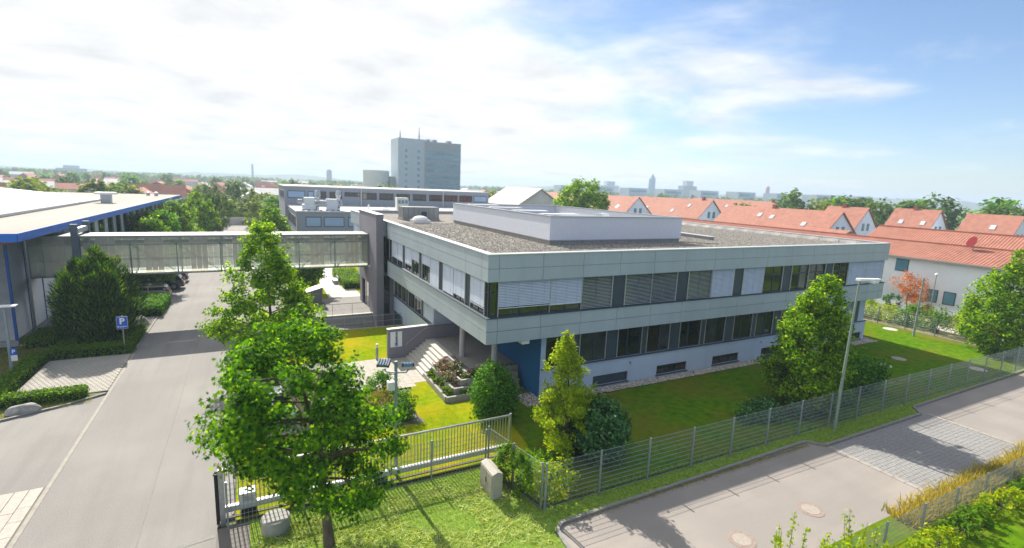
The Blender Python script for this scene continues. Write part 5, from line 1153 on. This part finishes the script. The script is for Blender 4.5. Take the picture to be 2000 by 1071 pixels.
for lab, x, y, w, h in (('flat white office roof with cranes on the skyline', 740, 945, 45, 33), ('stepped grey block on the skyline right of the pointed tower', 867, 830, 40, 40), ('broad institutional block on the left skyline', -276, 1168, 40, 18), ('low long block on the left skyline', -345, 1150, 60, 9)):
    t = thing('skyline_building', lab, 'building', (x, y, 0)); MB().box(x - w / 2, y - 8, -1, x + w / 2, y + 8, h * .72).build('base', far_wall if w > 42 else tower_g, t); MB().box(x - w / 4, y - 6, h * .72, x + w / 4, y + 6, h).build('upper', tower_w, t)
lo = thing('institute_building', 'long low pale office range on the skyline behind the red roofs', 'building', (560, 560, 0))
for k in range(9):
    cx_, cy_ = 410 + k * 36, 620 - k * 30; MB().box(cx_ - 17, cy_ - 10, -1, cx_ + 17, cy_ + 10, 17).build('block', tower_w, lo); MB().box(cx_ - 14, cy_ - 10.2, 11.5, cx_ + 14, cy_ - 10, 14.2).build('window', tower_gl, lo)
# long red row left of centre
rr2 = thing('row_houses', 'long red roofed row among the trees beyond the car park', 'houses', (-1, 262, 0)); MB().box(-17, 259, -.1, 14.5, 268, 3.0).build('wall', far_wall, rr2); MB().extr([(258.4, 2.9), (263.5, 6.2), (268.6, 2.9)], -17.5, 15, 'x').build('roof', mat('row_roof', (.30, .085, .06), .85, .15, .8), rr2)
# scattered town houses
rg = random.Random(11); protos = []
for k in range(4):
    w, l, e_, z_ = rg.uniform(8, 10), rg.uniform(10, 22), rg.uniform(3.5, 5), rg.uniform(6.5, 8.5)
    t = thing('town_house', 'small pale house with reddish roof in the hazy town', 'house', (0, 0, 0), 'houses of the distant town')
    MB().box(-l / 2, -w / 2, -.3, l / 2, w / 2, e_).build('wall', far_wall, t)
    MB().extr([(-w / 2 - .4, e_ - .1), (0, z_), (w / 2 + .4, e_ - .1)], -l / 2 - .3, l / 2 + .3, 'x').build('roof', far_roof if k % 4 else roof_wh, t); protos.append(t)
spots = []
while len(spots) < 150:
    r0 = 170 * (900 / 170) ** rg.random(); az = R(rg.uniform(41, 118)); x, y = r0 * math.cos(az), r0 * math.sin(az)
    if 60 < x < 190 and y < 330 or (-30 < x < 60 and y < 190) or (390 < x < 760 and 330 < y < 660): continue
    if any((x - a) ** 2 + (y - b) ** 2 < 400 for a, b in spots): continue
    spots.append((x, y))
for i, (x, y) in enumerate(spots):
    t = protos[i] if i < 4 else copy_tree(protos[i % 4]); t.location = (x, y, 0); t.rotation_euler = (0, 0, rg.choice((0, .1, 1.57, 1.5)) + rg.uniform(-.1, .1))
# wooded hills on the horizon
hl = MB(); rh = np.random.default_rng(2)
N_ = 220; vs = []
for i in range(N_ + 1):
    a = R(20 + 115 * i / N_); hgt = 16 + 9 * math.sin(i * .11) + 7 * math.sin(i * .043 + 1) + 4 * math.sin(i * .37) + rh.uniform(-2.5, 2.5)
    hgt *= 1.0 if i < 130 else .8
    for rr, zz_ in ((1900, -2), (2300, hgt * .75), (2700, hgt), (3600, -2)): vs.append((rr * math.cos(a), rr * math.sin(a), zz_))
hl.add(vs, [(4 * i + j, 4 * i + j + 1, 4 * i + j + 5, 4 * i + j + 4) for i in range(N_) for j in range(3)])
tag(hl.build('hills', mat('wooded_hills', (.035, .06, .025), .95, scale=.02, col2=(.09, .12, .05), bump=1, bscale=.05, detail=8)), kind='structure')

# ============================================================ VEGETATION
make_tree('maple_tree', 'large green maple in the foreground in front of the sliding gate', (1.9, 15.9, 0), 7.6, 2.0, 2.68, round_prof, 165, 23000, .175, 'maple', lf_maple, 1, off=(-1.0, .6), trunk_r=.16, clump=.37, inner=.35, lobes=.40, flat=.48, twigs=40)
make_tree('maple_tree', 'slim light green maple in front of the footbridge', (1.0, 31.6, 0), 9.3, 1.2, 3.0, egg_prof, 190, 24000, .21, 'maple', lf_maple2, 2, off=(-.4, .2), clump=.38, inner=.3, lobes=.36, flat=.6, twigs=30)
make_tree('lime_tree', 'dense bright green lime tree behind the street fence', (28.2, 16.9, 0), 7.8, .6, 2.4, lambda h: max(.06, (1 - h) ** .62 * min(1, .72 + h * 1.6)), 250, 30000, .165, 'oval', lf_lime, 3, off=(.3, -.3), trunk_r=.13, clump=.32, inner=.45, lobes=.26, twigs=24)
make_tree('pear_tree', 'young yellow green tree in front of the lower office wall', (12.3, 17.4, 0), 5.7, .8, 1.7, lambda h: max(.05, (1 - h) ** .8 * min(1, .5 + h * 2.4)), 150, 12000, .12, 'oval', lf_pear, 4, off=(-.25, .15), trunk_r=.07, clump=.20, inner=.25, lobes=.30, twigs=30)
shrub('rhododendron', 'dark glossy evergreen shrub right of the yellow green tree', (13.6, 16.9, 0), 2.7, 1.3, 1.15, 9000, .17, lf_dark, 5)
shrub('round_shrub', 'upright green shrub on the lawn below the blue wall', (10.85, 22.2, 0), 2.95, 1.12, 1.05, 9500, .125, lf_shrub, 6)
shrub('round_shrub', 'green shrub behind the fence right of the lime tree', (34.0, 16.9, 0), 2.5, 1.5, 1.2, 6500, .16, lf_shrub, 7)
make_tree('hornbeam_tree', 'leafy tree at the right picture edge behind the fence end', (54.6, 17.0, 0), 8.4, .3, 3.3, egg_prof, 260, 17000, .22, 'oval', lf_lime, 8, off=(.3, -.3), clump=.4, inner=.35)
make_tree('roof_tree', 'round green tree rising behind the office roof screen', (70, 98.8, 0), 13.6, 1.5, 6.2, round_prof, 200, 12000, .5, 'quad', lf_lime, 9, clump=.7, inner=.45, lobes=.2)
def yew(label, loc, H, rad, n, seed, m=lf_yew, size=.36, name='yew_bush'):
    rng = np.random.default_rng(seed); root = thing(name, label, 'conifer', loc)
    ns = 34; sr = rad * .74 * np.sqrt(rng.uniform(0, 1, ns)); sa = rng.uniform(0, 6.283, ns)
    sh = H * (1 - .42 * (sr / rad) ** 2.0) * rng.uniform(.86, 1.0, ns); sh[:3] = H * np.array([1.0, .95, .9]); sr[:3] *= .3
    sb_ = rad * rng.uniform(.28, .42, ns); sb_[:3] = rad * .42
    k = rng.choice(ns, n, p=(sh * sb_) / (sh * sb_).sum()); h = rng.uniform(0, 1, n); an = rng.uniform(0, 6.283, n)
    pr_ = np.where(h < .45, .80 + .2 * h / .45, np.maximum(.02, 1 - ((h - .45) / .55) ** 2.2) ** .8)
    q_ = sb_[k] * pr_ * rng.uniform(.75, 1.08, n)
    P = np.stack([loc[0] + sr[k] * np.cos(sa[k]) * (.85 + .15 * h) + np.cos(an) * q_, loc[1] + sr[k] * np.sin(sa[k]) * (.85 + .15 * h) + np.sin(an) * q_, .1 + h * (sh[k] - .25)], 1)
    out_ = np.stack([np.cos(an) * .75, np.sin(an) * .75, np.full(n, .75)], 1)
    leaves('foliage', P, rng.normal(0, 1, (n, 3)), size, 'needle', m, rng, root, axis=out_ + np.array([0, 0, .4]) + rng.normal(0, .33, (n, 3)))
    c = MB().lathe([(rad * .5, .05), (rad * .68, H * .25), (rad * .6, H * .45), (rad * .3, H * .68), (rad * .1, H * .82)], (loc[0], loc[1], 0), 14).build('twigs', core_m, root)  # solid dark core filling the inside of the needles
    return root
yew('big dark rounded yew beside the parking sign', (-9.75, 44.2, 0), 6.7, 2.75, 36000, 10)
# shrubs and hedges at the left
hedge('low_hedge', 'low clipped hedge behind the visitor parking bay', -11.8, 40.2, -7.35, 41.2, .62, 5200, .12, lf_hedge, 20)
hedge('low_hedge', 'low hedge on the left side of the visitor parking bay', -12.5, 33.6, -11.7, 40.4, .55, 4400, .12, lf_hedge, 21)
hedge('low_hedge', 'low sunlit hedge on the near side of the parking bay', -12.2, 32.55, -8.2, 33.35, .52, 4200, .12, lf_hedge, 22)
hedge('low_hedge', 'dark low hedge below the big yew', -11.6, 42.2, -7.4, 43.2, .6, 4200, .13, lf_hedge, 23)
hedge('ground_cover', 'spreading green ground cover behind the parking sign', -9.0, 43.4, -7.4, 45.8, .5, 2400, .13, lf_hedge, 24)
hedge('ground_cover', 'bright leafy ground cover in front of the silver car', -10.4, 50.4, -6.9, 55.6, .95, 5200, .17, lf_shrub, 25)
hedge('ground_cover', 'dark shrubs along the foot of the hall corner', -13.8, 43.4, -12.2, 46.8, .6, 2200, .13, lf_hedge, 26)
grass('grass_strip', 'grass on the planting bed left of the bay', 9000, rect(-18, 32, -12.4, 44), .12, grass_m, 27, .015, .5)
grass('grass_strip', 'grass on the traffic island at the left edge', 3500, lambda rng, n: (lambda q: q[(q[:, 1] > 31.15 + (q[:, 0] + 10.9) * .27) & (q[:, 1] < 32.6)])(np.stack([rng.uniform(-14, -7.8, n), rng.uniform(30, 32.6, n), np.zeros(n)], 1)), .10, grass_m, 28, .015, .5)
pebbles('gravel_bed', 'gravel between the yew and the driveway kerb', 1500, rect(-8.6, 45.9, -7.4, 50.2), .07, pebble_m, 29, z=.015)
pebbles('gravel_bed', 'gravel strip along the corrugated hall wall', 2600, rect(-14.2, 44.2, -12.6, 55), .08, pebble_m, 30, z=.015)
TLs = [((-8.4, 108.5, 0), 8.6, 4.2, 'tall dark tree at the far end of the hall', lf_lime), ((-6.4, 116, 0), 8.2, 3.6, 'dark tree behind the tall tree at the hall end', lf_far), ((-10.4, 93, 0), 7.6, 3.6, 'light green tree beside the hall, second from its end', lf_maple2), ((-11.5, 84, 0), 6.6, 3.0, 'bushy tree beside the hall windows, third from the end', lf_shrub), ((-10.8, 75, 0), 6.3, 2.8, 'small tree beside the hall above the footbridge roof', lf_maple2), ((-8.9, 60.2, 0), 4.2, 2.3, 'dark leafy tree over the parked cars under the footbridge', lf_far), ((2.9, 80, 0), 7.9, 3.1, 'light green tree in front of the works building corner', lf_maple2), ((5.0, 56.5, 0), 4.4, 1.6, 'small tree behind the waste container', lf_maple2)]
for i, (l_, H, r0, lab, mm) in enumerate(TLs): make_tree('yard_tree', lab, l_, H, 1.2 if i != 5 else 1.5, r0, round_prof if i % 2 else egg_prof, 130, 7500, .30, 'oval' if l_[1] < 70 else 'quad', mm, 40 + i, clump=.42, inner=.45, group='trees in the yard', twigs=10)
make_tree('columnar_tree', 'narrow yellowish tree left of the works building', (.9, 131, 0), 9, .5, 1.8, egg_prof, 60, 1600, .4, 'quad', lf_fary, 60, clump=.4, twigs=6)
hedge('courtyard_hedge', 'clipped block hedge in the courtyard behind the tower', 9.0, 57.2, 11.6, 66, .95, 5200, .16, lf_hedge, 61, cat='hedge')
# entrance beds
for i, (l_, rx_, ry_, h_, nf, lab) in enumerate((((10.15, 27.9, .56), .5, .85, .75, 420, 'pink flowering bush at the top of the planter by the steps'), ((10.1, 26.6, .56), .45, .75, .62, 340, 'pink flowering bush in the middle of the planter'), ((10.68, 27.0, .86), .38, .7, .62, 260, 'pink flowering bush against the terrace edge'), ((11.2, 25.85, .86), .6, .3, .5, 200, 'pink flowering bush at the planter corner'))):
    shrub('flowering_bush', lab, l_, h_, rx_, ry_, 1100, .09, lf_shrub, 70 + i, flowers=(int(nf * 1.5), .10), group='pink bushes in the planter')
for i, (l_, rx_, ry_, lab) in enumerate((((9.58, 28.3, .26), .22, .5, 'green cushion plants in the lowest planter near the steps'), ((9.58, 27.0, .26), .24, .7, 'green cushion plants in the lowest planter, middle'), ((9.7, 25.6, .26), .4, .35, 'green cushion plants at the lowest planter corner'), ((11.0, 25.14, .26), 1.0, .18, 'dark low plants along the lowest planter wall'))):
    shrub('cushion_plant', lab, l_, .34, rx_, ry_, 700, .09, lf_hedge, 80 + i, group='cushion plants in the lowest planter')
sheet('shrub_bed', [(4.6, 23.4), (7.5, 23.1), (7.2, 25.5), (6.9, 28.3), (4.6, 28.3)], .03, mat('slate_mulch', (.07, .07, .072), .8, scale=9, col2=(.16, .155, .15), bump=.8, bscale=20))
shrub('bed_shrub', 'green shrub below the floodlight mast box', (6.4, 27.7, 0), 1.2, .95, .8, 2400, .10, lf_shrub, 90)
shrub('bed_shrub', 'glossy shrub at the point of the mulched bed', (6.55, 24.1, 0), 1.45, .75, .75, 2200, .11, lf_shrub, 91)
shrub('bed_shrub', 'orange yellow spirea in the mulched bed', (5.7, 25.9, 0), .85, 1.0, .9, 1900, .08, lf_yel, 92)
shrub('bed_shrub', 'low yellow green shrub left of the spirea', (5.0, 24.5, 0), .8, .7, .7, 1300, .09, lf_yel, 93)
# fence corner plants
shrub('climber', 'climbing plant overgrowing the fence return by the cabinet', (8.85, 16.2, 0), 2.0, .5, 1.2, 2600, .11, lf_hedge, 94)
shrub('fence_shrub', 'yellow green shrub inside the fence corner', (10.2, 15.2, 0), 1.45, 1.1, .6, 2600, .11, lf_pear, 95)
shrub('fence_shrub', 'low green plants under the yellow green tree', (11.3, 17.0, 0), .9, 1.0, .7, 1800, .1, lf_hedge, 96)
shrub('fence_shrub', 'low dark shrub strip left of the lime tree', (24.6, 16.6, 0), 1.0, 1.6, .9, 2600, .13, lf_dark, 97)
shrub('fence_shrub', 'dark undergrowth at the foot of the lime tree', (27.6, 15.8, 0), 1.3, 1.6, .8, 2600, .13, lf_dark, 98)
shrub('fence_shrub', 'low shrub at the foot of the lime tree, right side', (31.0, 16.2, 0), 1.0, 1.5, .8, 2200, .13, lf_hedge, 99)
# hedge beyond the far fence, red maple, street-side plants
for i in range(9):
    y = 15.6 + i * 2.2
    shrub('wild_shrub', ('tall' if i % 2 else 'low') + ' wild shrub beyond the far fence, number %s from the street' % ('one two three four five six seven eight nine'.split()[i]), (57.0 + rnd.uniform(-.4, .5), y, 0), rnd.uniform(1.5, 2.5), 1.2, 1.1, 1500, .17, (lf_shrub, lf_pear, lf_yel, lf_hedge)[i % 4] if i % 4 != 2 else lf_pear, 110 + i, group='wild shrubs beyond the far fence')
make_tree('red_maple', 'small coppery red tree in front of the white house', (64.2, 28.1, 0), 4.2, 1.3, 1.7, round_prof, 50, 1500, .2, 'maple', lf_red, 130, clump=.35, trunk_r=.07)
for i, (x, y, lab, mm) in enumerate(((63.5, 32, 'green garden bush at the left end of the white house', lf_hedge), (64.3, 29.6, 'small dark cypress beside the red tree', lf_dark), (64, 26.4, 'yellow garden bush right of the red tree', lf_yel), (63.6, 22.5, 'garden bush below the small house window', lf_shrub))): shrub('garden_bush', lab, (x, y, 0), 1.4 if i != 1 else 1.9, .9, .9, 900, .16, mm, 131 + i)
grass('dry_grass', 'tall dry ochre grass along the far side of the street', 14000, lambda rng, n: (lambda q: q)(np.stack([rng.uniform(21.5, 60, n), rng.normal(8.35, .28, n), np.zeros(n)], 1)), .42, dry_m, 140, .0, .55)
for i in range(7): shrub('verge_shrub', 'low leafy shrub along the corner fence, number %s from the left' % 'one two three four five six seven'.split()[i], (17.5 + i * 3.0, 7.1 + rnd.uniform(-.2, .2), 0), .75, 1.7, .5, 1500, .12, lf_pear if i % 2 else lf_hedge, 150 + i, group='shrubs along the corner fence')
def sprig(label, x, y, H, seed):
    rng = np.random.default_rng(seed); t = thing('young_shrub', label, 'shrub', (x, y, 0), 'young shrubs at the lower edge'); mb = MB(); Ps = []; Ax = []
    for k in range(9):
        tx, ty = x + rng.normal(0, .42), y + rng.normal(0, .42); h = H * rng.uniform(.72, 1.0)
        mb.tube([(x, y, 0), (tx * .6 + x * .4, ty * .6 + y * .4, h * .5), (tx, ty, h)], [.03, .018, .004], 5)
        q = rng.uniform(.35, 1, 130); Ps.append(np.stack([x + (tx - x) * q + rng.normal(0, .07, 130) * (1.5 - q), y + (ty - y) * q + rng.normal(0, .07, 130) * (1.5 - q), h * q], 1)); Ax.append(rng.normal(0, 1, (130, 3)))
    P = np.concatenate(Ps); leaves('foliage', P, np.concatenate(Ax) + np.array([0, 0, .6]), .085, 'oval', lf_pear, rng, t); mb.build('stem', bark, t)
sprig('tallest leafy young shrub at the lower right picture edge', 11.9, 5.7, 5.4, 1); sprig('leafy young shrub left of the tallest one at the lower edge', 11.3, 6.4, 4.6, 2); sprig('leafy young shrub right of the tallest one at the lower edge', 12.9, 5.5, 4.8, 3)
# grass
grass('verge_grass', 'mown yellowish grass of the verge in front of the gate', 52000, lambda rng, n: (lambda q: q[~((abs(q[:, 0] - .35) < .46) & (abs(q[:, 1] - 17.45) < .46))])(np.stack([rng.uniform(-.45, 9.0, n), rng.uniform(11.5, 18.2, n), np.zeros(n)], 1)), .095, hay_m, 160, .015, 1.3)
grass('verge_grass', 'grass strip between the street kerb and the long fence', 22000, rect(9.2, 13.85, 58, 14.9), .11, hay_m, 161, .015, .9)
grass('verge_grass', 'bulge of grass beside the raised cobbles', 5000, rect(24.7, 13.25, 34, 14.0), .11, hay_m, 162, .015, .9)
grass('hay', 'loose strands of cut hay lying on the front verge', 9000, lambda rng, n: (lambda q: q[np.sin(q[:, 0] * 1.7 + np.sin(q[:, 1] * 1.3) * 2) + np.sin(q[:, 1] * 2.3 + q[:, 0]) > -.2])(np.stack([rng.uniform(-.3, 8.8, n), rng.uniform(11.5, 17.6, n), np.zeros(n)], 1)), .26, leaf('hay_strand', [(0.24, 0.35, 0.08), (0.42, 0.52, 0.16), (0.58, 0.62, 0.28)], .2, .8), 166, .03, 4.0)
grass('lawn_grass', 'short grass of the sunny lawn behind the gate', 34000, lambda rng, n: (lambda q: q[~((q[:, 0] > 4.5) & (q[:, 0] < 7.5) & (q[:, 1] > 23))])(np.stack([rng.uniform(-.8, 9.25, n), np.where(rng.uniform(0, 1, n) < .8, rng.uniform(18.5, 24.3, n), rng.uniform(18.5, 24.3, n)), np.zeros(n)], 1)), .06, grass_m, 163, .015, .7)
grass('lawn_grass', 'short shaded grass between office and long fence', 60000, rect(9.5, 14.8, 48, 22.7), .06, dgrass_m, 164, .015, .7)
pebbles('kerb_grit', 'sand and grit gathered along the street kerb', 2600, lambda rng, n: np.stack([rng.uniform(9.6, 24, n), 13.62 - np.abs(rng.normal(0, .10, n)), np.zeros(n)], 1), .018, mat('grit', (.2, .17, .13), .95, island=[(.10, .085, .06), (.22, .19, .14), (.30, .27, .21)]), 31)
grass('weeds', 'weeds growing along the foot of the street kerb', 1500, lambda rng, n: np.stack([rng.uniform(9.6, 24, n), 13.62 + np.abs(rng.normal(0, .03, n)) * -1, np.zeros(n)], 1), .12, grass_m, 165, .0, .8)
# far trees: four kinds, copied
def far_proto(seed, m, H, r0):
    rng = np.random.default_rng(seed); n = 900; nc = 46
    h = rng.uniform(.05, 1, nc); an = rng.uniform(0, 6.28, nc); rr = r0 * np.array([round_prof(x) for x in h]) * np.sqrt(rng.uniform(.35, 1, nc))
    cen = np.stack([np.cos(an) * rr, np.sin(an) * rr, H * .14 + h * H * .82], 1); idx = np.repeat(np.arange(nc), n // nc)
    P = cen[idx] + rng.normal(0, 1, (len(idx), 3)) * r0 * .17
    t = thing('far_tree', 'leafy tree in the hazy distance', 'tree', (0, 0, 0), 'trees in the distance')
    leaves('crown', P, norm(P - np.array([0, 0, H * .45])) + np.array([0, 0, .4]), r0 * .26, 'quad', m, rng, t)
    MB().cyl((0, 0, -.2), (0, 0, H * .7), .22, .08, 6).build('trunk', bark, t); return t
fp = [far_proto(1, lf_far, 9, 3.6), far_proto(2, lf_far, 10.5, 3.2), far_proto(3, lf_fary, 8, 3.8), far_proto(4, lf_shrub, 9, 4.2)]
rg = random.Random(23); tsp = []
near_spots = [(118, 92, 1.05), (146, 98, 1.36), (152, 92, 1.42), (160, 92, 1.31), (166, 88, 1.36), (142, 79, 1.25), (150, 76, 1.20), (158, 74, 1.31), (163, 68, 1.36), (150, 52, 1.25), (156, 50, 1.20), (162, 47, 1.31), (168, 44, 1.31), (175, 60, 1.42), (172, 36, 1.31), (180, 52, 1.36), (186, 40, 1.31), (176, 78, 1.31), (130, 78, 0.95), (190, 30, 1.42), (64, 160, 0.95), (58, 150, 0.84), (88, 190, 1.16), (125, 150, 1.16)]
while len(tsp) < 246:
    r0 = 150 * (1100 / 150) ** rg.random(); az = R(rg.uniform(40, 122)); x, y = r0 * math.cos(az), r0 * math.sin(az)
    if (60 < x < 150 and y < 330) or (-30 < x < 58 and y < 150) or (150 <= x < 162 and 105 < y < 150): continue
    if any((x - a) ** 2 + (y - b) ** 2 < 110 for a, b in spots): continue
    tsp.append((x, y, rg.uniform(.6, 1.15)))
for i, (x, y, s) in enumerate(near_spots + tsp):
    t = fp[i] if i < 4 else copy_tree(fp[rg.randrange(4)]); t.location = (x, y, 0); t.scale = (s * rg.uniform(.9, 1.25), s * rg.uniform(.9, 1.25), s); t.rotation_euler = (0, 0, rg.uniform(0, 6.28))
for i, (x, y) in enumerate(((-3, 150), (1.5, 152), (-9, 150), (6, 156), (-14, 154), (-20, 160), (12, 162))):
    t = copy_tree(fp[(2, 2, 0, 3, 0, 1, 2)[i]]); t.location = (x, y, 0); s = rg.uniform(.45, .75); t.scale = (s * 1.3, s * 1.3, s); t['label'] = 'bush like tree just beyond the yard wall'; t['group'] = 'trees beyond the yard wall'
# distant woodland belts between town and hills
rng = np.random.default_rng(77); n = 30000
rr = 700 * (1900 / 700) ** rng.uniform(0, 1, n); az = np.radians(rng.uniform(25, 130, n)); clus = np.sin(az * 41) + np.sin(az * 17 + rr * .012) + np.sin(rr * .021 + az * 9)
kp = clus > .3; rr, az = rr[kp], az[kp]
P = np.stack([rr * np.cos(az), rr * np.sin(az), rng.uniform(1, 9, len(rr))], 1)
P[:, 2] *= .55 + .5 * rng.uniform(0, 1, len(rr))
tag(leaves('woodland', P, np.tile(np.array([0, -.6, .8]), (len(P), 1)), 8.0, 'oval', lf_far, rng, None), 'hazy belts of trees between the town and the hills', 'woodland', kind='stuff')

# ============================================================ HAZE
hz_ = MB().box(-3900, -300, -3, 4000, 3800, 60).build('haze', mat('haze_dummy', (1, 1, 1)))
HM = bpy.data.materials.new('haze_air'); HM.use_nodes = True; t = HM.node_tree; t.nodes.clear()
pv = t.nodes.new('ShaderNodeVolumePrincipled'); pv.inputs['Color'].default_value = (.66, .82, 1.0, 1); pv.inputs['Density'].default_value = .00050; pv.inputs['Anisotropy'].default_value = .1
oo = t.nodes.new('ShaderNodeOutputMaterial'); t.links.new(pv.outputs[0], oo.inputs['Volume'])
hz_.data.materials.clear(); hz_.data.materials.append(HM); tag(hz_, 'thin bluish summer haze', 'haze', kind='stuff')
